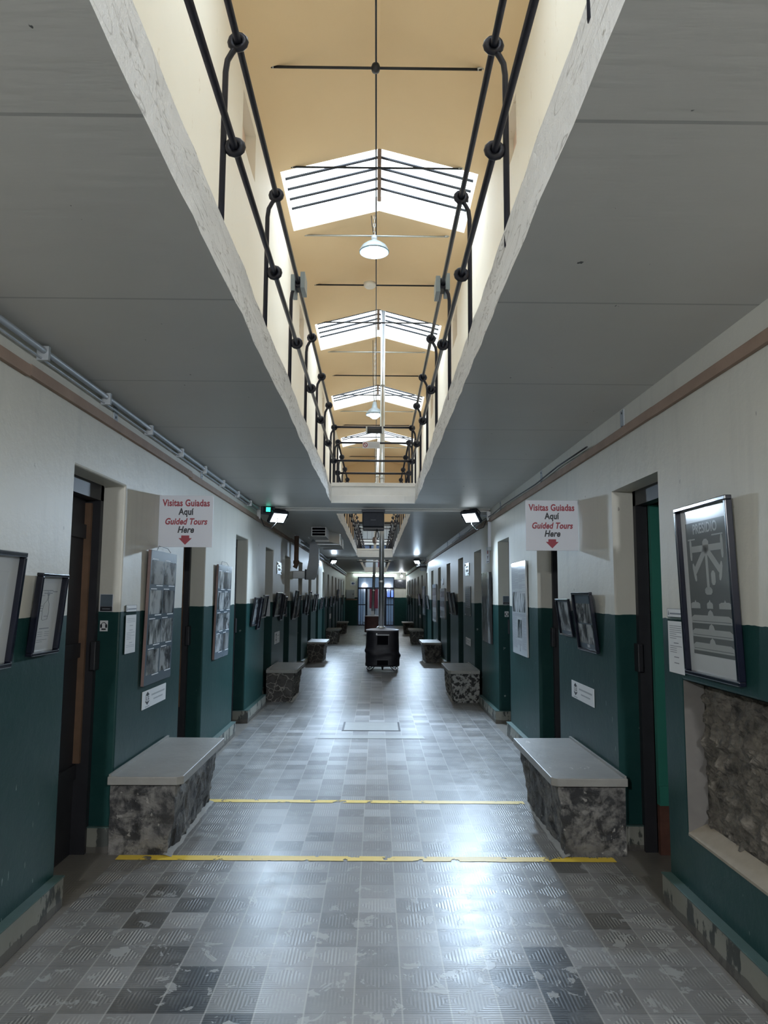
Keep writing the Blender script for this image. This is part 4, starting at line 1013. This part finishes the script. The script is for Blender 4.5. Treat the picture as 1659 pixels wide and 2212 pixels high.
# ---- pictures and notices on the walls
def bars(parent, rows, mat, z=.004, name='text_block'):
    mb = MB()
    for x0, x1, y, t_ in rows: mb.box(x0, x1, y-t_/2, y+t_/2, z, z+.0006)
    return mb.build(name, mat, parent)
def frame_thing(side, ya, yb, z0, z1, label, art='photo', tilt=.10, depth=.022, fw=.016, fm='frame', seed=0, group=None, roll=0.0, off=.004):
    W = abs(yb-ya); H = z1-z0; yc_ = (ya+yb)/2
    root = empty('framed_picture', wallm(side, yc_, z0, off+.002, tilt, roll), label, 'picture', group)
    h = W/2
    mb = MB()
    for x0, x1, y0_, y1_ in ((-h, h, 0, fw), (-h, h, H-fw, H), (-h, -h+fw, fw, H-fw), (h-fw, h, fw, H-fw)):
        mb.box(x0, x1, y0_, y1_, 0, depth, bev=.004)
    mb.build('frame', M[fm], root)
    mb = MB(); mb.box(-h+fw*.6, h-fw*.6, fw*.6, H-fw*.6, .0, .004); mb.build('mount', M['glass_paper'] if art in ('sheet', 'plan') else M['slate'], root)
    ix, iy = h-fw, H-2*fw
    if art == 'photo':
        mb = MB(); m_ = .012; mb.box(-ix+m_, ix-m_, fw+m_*2, H-fw-m_, .004, .0055); mb.build('photograph', PH[seed % 6], root)
    elif art == 'photo4':
        mb = MB(); w2 = ix-.01
        for sx_ in (-1, 1):
            for sy_ in (0, 1):
                mb = MB(); x0 = -w2 if sx_ < 0 else .006; x1 = -.006 if sx_ < 0 else w2; y0_ = fw+.035+(iy-.10)/2*sy_+.004*sy_; y1_ = y0_+(iy-.11)/2
                mb.box(x0, x1, y0_, y1_, .004, .0055); mb.build('photograph', PH[(seed+sx_+2*sy_) % 6], root)
        mb = MB(); mb.box(-.03, .03, fw+.008, fw+.03, .004, .0055); mb.build('caption', M['ink_soft'], root)
    elif art == 'sheet':
        k = W/.31; e_ = .0012
        mb = MB(); x_ = ix-.035*k; y0_, y1_ = fw+.05*k, H-fw-.03*k
        for a, b, c, d in ((-x_, x_, y1_-e_, y1_), (x_-e_, x_, y0_, y1_)): mb.box(a, b, c, d, .004, .0046)
        mb.build('border_line', M['ink_soft'], root)
        bars(root, [(-.05, .05, H-.085, .004), (-.048, .045, H-.098, .004), (-.05, .055, .125, .0045)]+[(-.06+.075*(q % 2), -.01+.075*(q % 2), .108-.010*(q//2), .002) for q in range(6)]+[(-.06, .05, .070, .002), (-.065, .0, .060, .002)]
             +[(-.095, -.045, .235-.012*q, .003) for q in range(3)]+[(.05, .10, .305, .004), (-.07, -.035, .31, .002), (-.07, -.035, .285, .002)], M['ink'])
        mb = MB()
        mb.tube([(.0, .285, .0045), (-.004, .262, .0045), (-.035, .245, .0045), (-.045, .21, .0045), (-.040, .17, .0045), (-.028, .165, .0045), (.02, .17, .0045), (.028, .205, .0045), (.022, .245, .0045), (.006, .262, .0045), (.008, .28, .0045)], .0011, 5); mb.box(-.02, .02, .183, .186, .004, .0046)
        mb.lathe([(.014, .0), (.012, .0008), (0, .001)], 12, c=(.004, .295, .004)); mb.build('line_drawing', M['ink'], root)
    elif art == 'plan':
        gx_, gy0, gy1 = ix-.05, .105, H-.085
        mb = MB(); mb.box(-gx_, gx_, gy0, gy1, .004, .005); mb.build('print', M['paper_grey'], root)
        text_mesh('lettering', 'PRESIDIO', .066, M['poster_pale'], root, .0, gy1-.036, .0053, bold=.0012, squash=.92, ext=.0003)
        bars(root, [(-gx_+.02, -gx_+.10, gy1-.082, .006), (.07, .18, gy1-.074, .006)], M['poster_pale'], .005)
        C0 = Vector((-.0, gy1-.130)); mb = MB()
        def limb(p, q, w0):
            p, q = Vector(p), Vector(q); d = (q-p).normalized(); n_ = Vector((-d.y, d.x))*w0/2
            mb.prism([(p+n_)[:], (q+n_)[:], (q-n_)[:], (p-n_)[:]][::-1], .005, .0058)
        def bead(c, ax, l_, w0):
            c = Vector(c); ax = Vector(ax).normalized(); n_ = Vector((-ax.y, ax.x))
            mb.prism([(c+ax*l_*a+n_*w0*b)[:] for a, b in ((-.5, -.25), (-.3, -.5), (.3, -.5), (.5, -.2), (.5, .2), (.3, .5), (-.3, .5), (-.5, .25))], .005, .0058)
        limb((-.16, C0.y), (.16, C0.y), .030); bead((-.165, C0.y), (0, 1), .105, .022); bead((.165, C0.y), (0, 1), .105, .022)
        bead((0, C0.y+.012), (0, 1), .062, .062)
        limb((0, C0.y), (-.13, C0.y-.105), .034); limb((0, C0.y), (.13, C0.y-.105), .034); bead((-.138, C0.y-.110), (-.3, 1), .088, .024); bead((.138, C0.y-.110), (.3, 1), .088, .024)
        limb((0, C0.y), (0, C0.y-.195), .024); bead((0, C0.y-.20), (1, 0), .075, .034); bead((.058, C0.y-.140), (0, 1), .066, .042)
        mb.build('floor_plan', M['poster_pale'], root)
        mb = MB(); yb_ = gy0+.218
        for x_, w0 in ((-.155, .10), (0, .06), (.155, .12)): mb.prism([(x_-w0/2, yb_), (x_+w0/2, yb_), (x_+w0/2, yb_+.022), (x_+w0*.3, yb_+.029), (x_+.010, yb_+.029), (x_, yb_+.040), (x_-.010, yb_+.029), (x_-w0*.3, yb_+.029), (x_-w0/2, yb_+.022)], .005, .0058)
        for q, yy in enumerate((.148, .083, .018)):
            yy += gy0; mb.prism([(-.21, yy), (.21, yy), (.21, yy+.026), (.18, yy+.038), (.03, yy+.038), (.02, yy+.055), (0, yy+.064), (-.02, yy+.055), (-.03, yy+.038), (-.18, yy+.038), (-.21, yy+.026)], .005, .0058)
        mb.build('elevations', M['poster_pale'], root)
        bars(root, [(-.20, .20, gy0+.158-.065*q, .0025) for q in range(3)], M['paper_grey'], .0058, 'window_rows')
    return root

frame_thing(-1, 2.70, 3.40, 1.275, 1.785, 'large black framed white sheet at the left edge, nearest on the left wall', 'sheet', .09, .03, .022)
frame_thing(-1, 3.585, 3.885, 1.305, 1.70, 'black framed sheet with a line drawing left of the nearest left door', 'sheet', .09, .034, .016)
frame_thing(1, 3.21, 3.775, 1.225, 2.045, 'tall black framed prison plan poster over the bare stone', 'plan', .035, .032, .020)
frame_thing(1, 5.30, 5.79, 1.205, 1.635, 'black framed set of four photographs above the right bench', 'photo4', .11, .026, .018, seed=2)
frame_thing(1, 5.95, 6.37, 1.285, 1.585, 'smaller tilted black framed photograph left of the four photograph frame', 'photo', .13, .022, .015, seed=1, roll=0)

def notice(side, ya, yb, z0, z1, label, head=True):
    W = abs(yb-ya); root = empty('text_notice', wallm(side, (ya+yb)/2, z0, .003), label, 'notice', None); h = W/2; H = z1-z0
    mb = MB(); mb.box(-h, h, 0, H, 0, .006, bev=.001); mb.build('acrylic_panel', M['clear'], root)
    mb = MB(); mb.box(-h+.003, h-.003, .003, H-.065 if head else H-.003, .006, .0072); mb.build('sheet', M['paper'], root)
    if head:
        mb = MB(); mb.box(-h, h, H-.042, H, .006, .0072); hd = mb.build('header', M['paper'], root)
        mb = MB()
        for a, b, c, d in ((-h, h, H-.002, H), (-h, h, H-.044, H-.042), (-h, -h+.002, H-.042, H), (h-.002, h, H-.042, H)): mb.box(a, b, c, d, .0072, .0078)
        mb.box(-h+.035, h-.01, H-.030, H-.022, .0072, .0078); mb.prism([(-h+.010, H-.034), (-h+.026, H-.034), (-h+.022, H-.02), (-h+.018, H-.008), (-h+.014, H-.02)], .0072, .0078); mb.build('emblem_and_line', M['ink'], hd)
    rows = []; y = H-.09; rr = random.Random(int(abs(ya)*100)+side)
    while y > .04:
        if rr.random() < .12: y -= .014; rows.append((-.25*h, .35*h, y, .004)); y -= .016; continue
        rows.append((-h*.75, h*(.75 if rr.random() > .2 else .1), y, .0026)); y -= .0105
    bars(root, rows, M['ink_soft'] if side < 0 else M['ink'], .0074)
    return root
notice(-1, 4.985, 5.20, 1.205, 1.525, 'narrow white text notice between the nearest left door and photo panel')
notice(1, 3.84, 4.045, 1.205, 1.54, 'narrow white text notice left of the prison plan poster')

def book_sign(side, ya, yb, z0, z1, label):
    W = abs(yb-ya); H = z1-z0; root = empty('book_sign', wallm(side, (ya+yb)/2, z0, .003), label, 'sign', 'white signs with a book emblem'); h = W/2
    mb = MB(); mb.box(-h, h, 0, H, 0, .005, bev=.001); mb.build('panel', M['paper'], root)
    k = H/.125; cx_ = -h+.115*k; c = H*.55
    mb = MB(); r_ = .046*k; mb.prism([(cx_+r_*1.15*math.sin(a), c+r_*math.cos(a)) for a in [2*math.pi*q/6 for q in range(6)]], .005, .006); e = mb.build('emblem', M['black_ink'], root)
    mb = MB(); mb.prism([(cx_-.042*k, c-.016*k), (cx_-.004*k, c-.024*k), (cx_-.004*k, c+.016*k), (cx_-.042*k, c+.024*k)], .006, .0066); mb.prism([(cx_+.004*k, c-.024*k), (cx_+.046*k, c-.016*k), (cx_+.046*k, c+.024*k), (cx_+.004*k, c+.016*k)], .006, .0066); pg = mb.build('open_book', M['paper'], e)
    mb = MB(); mb.box(cx_-.030*k, cx_-.022*k, c-.012*k, c+.016*k, .0066, .007); mb.box(cx_-.022*k, cx_-.012*k, c-.014*k, c-.008*k, .0066, .007); mb.box(cx_+.014*k, cx_+.022*k, c-.014*k, c+.014*k, .0066, .007); mb.box(cx_+.022*k, cx_+.034*k, c+.008*k, c+.014*k, .0066, .007); mb.box(cx_+.026*k, cx_+.034*k, c-.012*k, c+.0*k, .0066, .007); mb.build('book_marks', M['black_ink'], pg)
    bars(root, [(cx_+.10*k, h-.04*k, c+.012*k, .012*k), (cx_+.15*k, h-.09*k, c-.022*k, .010*k), (cx_-.05*k, cx_+.05*k, .012*k, .008*k)], M['ink_soft'], .005, 'small_print')
book_sign(-1, 5.42, 6.01, .785, .91, 'white sign with a book emblem under the left photo panel')
book_sign(1, 5.475, 6.09, .81, .94, 'white sign with a book emblem above the nearest right bench')
book_sign(-1, 12.34, 12.95, .80, .99, 'white sign with a book emblem above the second left bench')
book_sign(1, 12.56, 13.22, .77, .89, 'white sign with a book emblem above the second right bench')
for s_, y0_, y1_, z0, z1, lb in ((-1, 26.6, 27.6, .76, .94, 'tiny white sign low on the far left wall'), (1, 26.6, 27.4, .81, .93, 'tiny white sign low on the far right wall')):
    mb = MB(); mb.box(-(y1_-y0_)/2, (y1_-y0_)/2, 0, z1-z0, 0, .006); o = mb.build('small_sign', M['paper']); o.matrix_world = wallm(s_, (y0_+y1_)/2, z0, .003); tag(o, lb, 'sign')

def photo_panel(ya, yb, z0, z1, label, seed):
    W = yb-ya; H = z1-z0; root = empty('photo_display', wallm(-1, (ya+yb)/2, z0, .004, .02), label, 'photo panel', 'slate panels of old photographs'); h = W/2
    mb = MB(); mb.box(-h, h, 0, H, 0, .022, bev=.002); mb.build('backing_board', M['frame_brown'], root)
    mb = MB(); mb.box(-h, h, 0, H, .022, .0235); mb.build('face', M['slate'], root)
    cw = (W-.07)/2; chh = (H-.15)/4
    for r_ in range(4):
        for c_ in range(2):
            x0 = -h+.025+c_*(cw+.02)+(.01 if r_ == 3 else 0); y1_ = H-.06-r_*(chh+.012); mb = MB(); mb.box(x0, x0+cw-(.02 if r_ == 3 else 0), y1_-chh+.018, y1_-.012, .0235, .0247); p = mb.build('photograph', PH[(seed+r_*2+c_*3) % 6], root)
            mb = MB(); mb.box(x0+cw*.45, x0+cw*.98, y1_-chh+.006, y1_-chh+.013, .0235, .0247); mb.build('caption', M['paper'], p); mb = MB(); mb.box(x0+.01, x0+cw*.5, y1_-.006, y1_, .0235, .0247); mb.build('caption', M['paper'], p)
    mb = MB(); mb.tube([(-h*.5, H, .01), (-h*.3, H+.04, .004), (h*.4, H+.035, .004), (h*.6, H+.005, .01)], .002, 5); mb.build('hanging_wire', M['dark_metal'], root)
photo_panel(5.37, 6.05, .955, 1.915, 'slate panel of eight photographs beside the left tour sign', 0)
photo_panel(7.67, 8.37, .945, 1.905, 'slate panel of eight photographs between the second and third left doors', 2)

# newspaper panel and old photograph on the right
root = empty('newspaper_display', wallm(1, 8.18, .975, .004, .01), 'white newspaper panel between the second and third right doors', 'text panel'); h, H = .40, .995
mb = MB(); mb.box(-h, h, 0, H, 0, .018, bev=.002); mb.build('board', M['glass_paper'], root)
rows = []; rr = random.Random(4)
for c_ in (0, 1):
    x0 = -h+.03+c_*.385
    y = H-.05
    while y > .56:
        if rr.random() < .06: y -= .02
        rows.append((x0, x0+(.355 if rr.random() > .15 else .18), y, .0045)); y -= .0105
for c_, (x0, x1) in enumerate(((-h+.03, -.13), (.16, h-.03))):
    y = .395
    while y > .06: rows.append((x0, x1-(.0 if rr.random() > .15 else .1), y, .005)); y -= .0112
y = .15
while y > .10: rows.append((-.11, .14, y, .005)); y -= .0112
y = .435
while y > .405: rows.append((-h+.03, h-.03, y, .005)); y -= .0112
bars(root, rows, M['ink'], .018)
for x0, x1, y0_, y1_, sd in ((-.36, -.05, .455, .67, 4), (.02, .36, .455, .655, 4), (-.11, .14, .18, .375, 2)):
    mb = MB(); mb.box(x0, x1, y0_, y1_, .018, .0192); mb.build('photograph', PH[sd], root)
mb = MB(); mb.prism([(.0, .04), (.05, .04), (.03, .09), (.025, .115), (.02, .09)], .018, .019); mb.build('emblem', M['ink'], root)
root = empty('photo_board', wallm(1, 10.55, .96, .004, .015), 'tall grey old photograph board past the third right door', 'photo board'); h, H = .37, .965
mb = MB(); mb.box(-h, h, 0, H, 0, .032, bev=.002); mb.build('backing_board', M['black_wood'], root)
mb = MB(); mb.box(-h+.004, h-.004, .004, H-.004, .032, .0335); mb.build('photograph', PH[5], root)
root = empty('text_notice', wallm(1, 12.88, 1.26, .004), 'translucent grey panel with faded print above the second right bench', 'text panel'); h, H = .37, .50
mb = MB(); mb.box(-h, h, 0, H, 0, .008); mb.build('panel', simple('grey_acrylic', (.10, .125, .12), .25, var=.04), root)
bars(root, [(-h+.05, h-.06, H-.05-.016*q, .004) for q in range(20)], M['ink'], .008)
for q, (sx_, sy_) in enumerate(((-1, 0), (1, 0), (-1, 1), (1, 1))): mb = MB(); mb.lathe([(.012, 0), (.012, .004), (0, .006)], 10, c=(sx_*(h-.02), .02+sy_*(H-.04), .008)); mb.build('screw', M['screw'], root)
# metal plaques
for s_, yc_, w0, z0, z1, lb in ((-1, 12.72, .56, 1.94, 2.145, 'steel plaque with bright screws between the fourth and fifth left doors'), (1, 12.96, .52, 1.945, 2.165, 'steel plaque with bright screws between the fourth and fifth right doors'), (1, 17.85, .50, 1.85, 2.0, 'steel plaque past the sixth right door')):
    root = empty('metal_plaque', wallm(s_, yc_, z0, .004), lb, 'plaque', 'steel plaques on the walls'); h, H = w0/2, z1-z0
    mb = MB(); mb.box(-h, h, 0, H, 0, .008, bev=.002); mb.build('plate', M['galv'], root)
    mb = MB(); mb.box(-h*.6, h*.6, H*.30, H*.48, .008, .009); mb.box(-h*.6, h*.4, H*.62, H*.74, .008, .009); mb.build('engraving', M['paper'], root)
    for sx_, sy_ in ((-.82, .85), (.82, .15)): mb = MB(); mb.lathe([(.018, 0), (.018, .008), (0, .014)], 10, c=(h*sx_, H*sy_, .008)); mb.build('screw', M['screw'], root)
root = empty('safety_sign', wallm(1, 10.55, 2.06, .004), 'small white sign with red mark above the grey photograph board', 'sign'); 
mb = MB(); mb.box(-.16, .16, 0, .225, 0, .004); mb.build('panel', M['acrylic'], root)
mb = MB(); mb.box(-.05, .05, .13, .19, .004, .005); mb.build('red_mark', M['red_ink'], root); mb = MB(); mb.prism([(-.05, .10), (.05, .10), (0, .05)], .004, .005); mb.box(-.10, .10, .015, .025, .004, .005); mb.build('arrow', M['black_ink'], root)

# small plates inside the reveals, facing the corridor entrance
def reveal_plate(x, y, z0, w0, h0, label, kind):
    root = empty('audio_guide_plate' if kind != 'text' else 'text_notice', facem(x, y-.002, z0), label, 'plate' if kind != 'text' else 'notice')
    if kind == 'code':
        mb = MB(); mb.box(-w0/2, w0/2, 0, h0, 0, .004); mb.build('plate', M['acrylic'], root)
        mb = MB(); mb.box(-w0/2+.003, w0/2-.003, .003, h0*.30, .004, .005); mb.build('dark_band', M['black_ink'], root)
        mb = MB(); mb.box(-w0*.3, w0*.3, h0*.14, h0*.17, .005, .0056); mb.build('small_print', M['ink_soft'], root)
        mb = MB(); mb.box(-w0/2+.003, w0/2-.003, h0*.31, h0-.003, .004, .005); mb.build('blank_field', M['slate'], root)
    elif kind == 'phones':
        mb = MB(); mb.box(-w0/2, w0/2, 0, h0, 0, .004); mb.build('plate', M['paper'], root)
        mb = MB(); r_ = w0*.33; cyy = h0*.56
        mb.tube([(r_*math.cos(a), cyy+r_*1.05*math.sin(a), .005) for a in [math.pi*q/14 for q in range(15)]], .0022, 5)
        for sx_ in (-1, 1): mb.box(sx_*r_-.006, sx_*r_+.006, cyy-.016, cyy+.006, .004, .007, bev=.002)
        mb.box(-w0*.28, w0*.28, h0*.12, h0*.26, .004, .0055); mb.build('headphones', M['black_ink'], root)
    else:
        mb = MB(); mb.box(-w0/2, w0/2, 0, h0, 0, .004); mb.build('sheet', M['paper'], root)
        bars(root, [(-w0*.36, w0*.36, h0-.03-.011*q, .003) for q in range(int((h0-.05)/.011))], M['ink_soft'])
fl = lambda d: d+DOOR_W
reveal_plate(XL-.09, fl(DL[0]), 1.485, .083, .112, 'dark square plate above the headphones plate in the first left recess', 'code')
reveal_plate(XL-.10, fl(DL[0]), 1.36, .050, .068, 'white headphones plate in the first left recess', 'phones')
reveal_plate(XR+.10, fl(DR[2]), 1.49, .083, .112, 'dark square plate above the headphones plate in the third right recess', 'code')
reveal_plate(XR+.105, fl(DR[2]), 1.335, .050, .070, 'white headphones plate in the third right recess', 'phones')
reveal_plate(XL-.085, fl(DL[3]), 1.26, .10, .27, 'white text notice in the fourth left recess', 'text')
reveal_plate(XL-.09, fl(DL[4]), 1.19, .085, .18, 'pale plate in the fifth left recess', 'code')

# frames farther down the corridor
far = [(-1, 9.90, 10.30, 1.19, 1.57, 'nearest of three tilted black frames past the third left door', 3), (-1, 10.34, 10.58, 1.13, 1.575, 'middle of three tilted black frames past the third left door', 1),
 (-1, 10.72, 11.15, 1.27, 1.60, 'farthest of three tilted black frames past the third left door', 4), (-1, 12.06, 12.75, 1.25, 1.64, 'black frame beside the steel plaque on the left wall', 0),
 (-1, 12.80, 13.08, 1.17, 1.62, 'narrow black frame hung low past the left steel plaque', 5), (-1, 13.14, 13.52, 1.24, 1.575, 'black frame just before the fifth left door', 2),
 (-1, 14.66, 15.22, 1.12, 1.69, 'tall black frame just past the fifth left door', 3), (-1, 15.30, 15.88, 1.145, 1.60, 'black frame just before the sixth left door', 4),
 (-1, 17.0, 17.6, 1.19, 1.62, 'nearer black frame past the sixth left door', 1), (-1, 17.70, 18.24, 1.13, 1.69, 'taller black frame before the seventh left door', 4),
 (-1, 19.35, 19.9, 1.18, 1.63, 'nearer black frame past the seventh left door', 0), (-1, 20.0, 20.6, 1.18, 1.63, 'black frame before the eighth left door', 4),
 (-1, 21.8, 22.3, 1.18, 1.53, 'nearer frame past the eighth left door', 2), (-1, 22.45, 22.95, 1.20, 1.54, 'frame before the ninth left door', 4),
 (-1, 24.1, 25.1, 1.21, 1.55, 'tilted frame past the ninth left door', 1), (-1, 26.5, 27.7, 1.19, 1.55, 'tilted frame past the tenth left door', 3), (-1, 28.9, 30.1, 1.28, 1.56, 'tilted frame past the eleventh left door', 0),
 (-1, 31.3, 32.4, 1.34, 1.84, 'dark tall frame past the twelfth left door', 5), (-1, 36.1, 37.3, 1.16, 1.62, 'last dark frame on the left wall', 5),
 (1, 14.60, 15.20, 1.235, 1.67, 'nearer of two dark tilted frames past the fifth right door', 5), (1, 15.30, 15.94, 1.23, 1.69, 'farther of two dark tilted frames past the fifth right door', 4),
 (1, 22.0, 23.0, 1.20, 1.61, 'dark tilted frame past the eighth right door', 5), (1, 26.4, 27.7, 1.25, 1.66, 'dark frame past the tenth right door', 3),
 (1, 33.6, 34.8, 1.19, 1.61, 'pale frame past the thirteenth right door', 4), (1, 36.0, 37.2, 1.16, 1.62, 'last pale frame on the right wall', 4)]
for s_, a, b, z0, z1, lb, sd in far:
    frame_thing(s_, a, b, z0, z1, lb, 'photo', .13 if a < 24 else .08, .024, .02, seed=sd)
for (a, b, z0, z1, lb, sd) in ((17.0, 18.2, 1.08, 1.77, 'tall white mounted panel past the sixth right door', 4), (19.4, 20.6, .92, 1.90, 'tall pale striped panel past the seventh right door', 4), (24.0, 25.1, .98, 1.90, 'tall grey panel past the ninth right door', 3)):
    root = empty('mounted_display', wallm(1, (a+b)/2, z0, .004, .01), lb, 'display panel'); h, H = (b-a)/2, z1-z0
    mb = MB(); mb.box(-h, h, 0, H, 0, .03, bev=.002); mb.build('board', M['glass_paper'] if sd == 4 else M['slate'], root)
    for q in range(3): mb = MB(); mb.box(-h+.05, h-.05, H*(.06+.32*q), H*(.26+.32*q), .03, .0315); mb.build('photograph', PH[(sd+q) % 6], root)
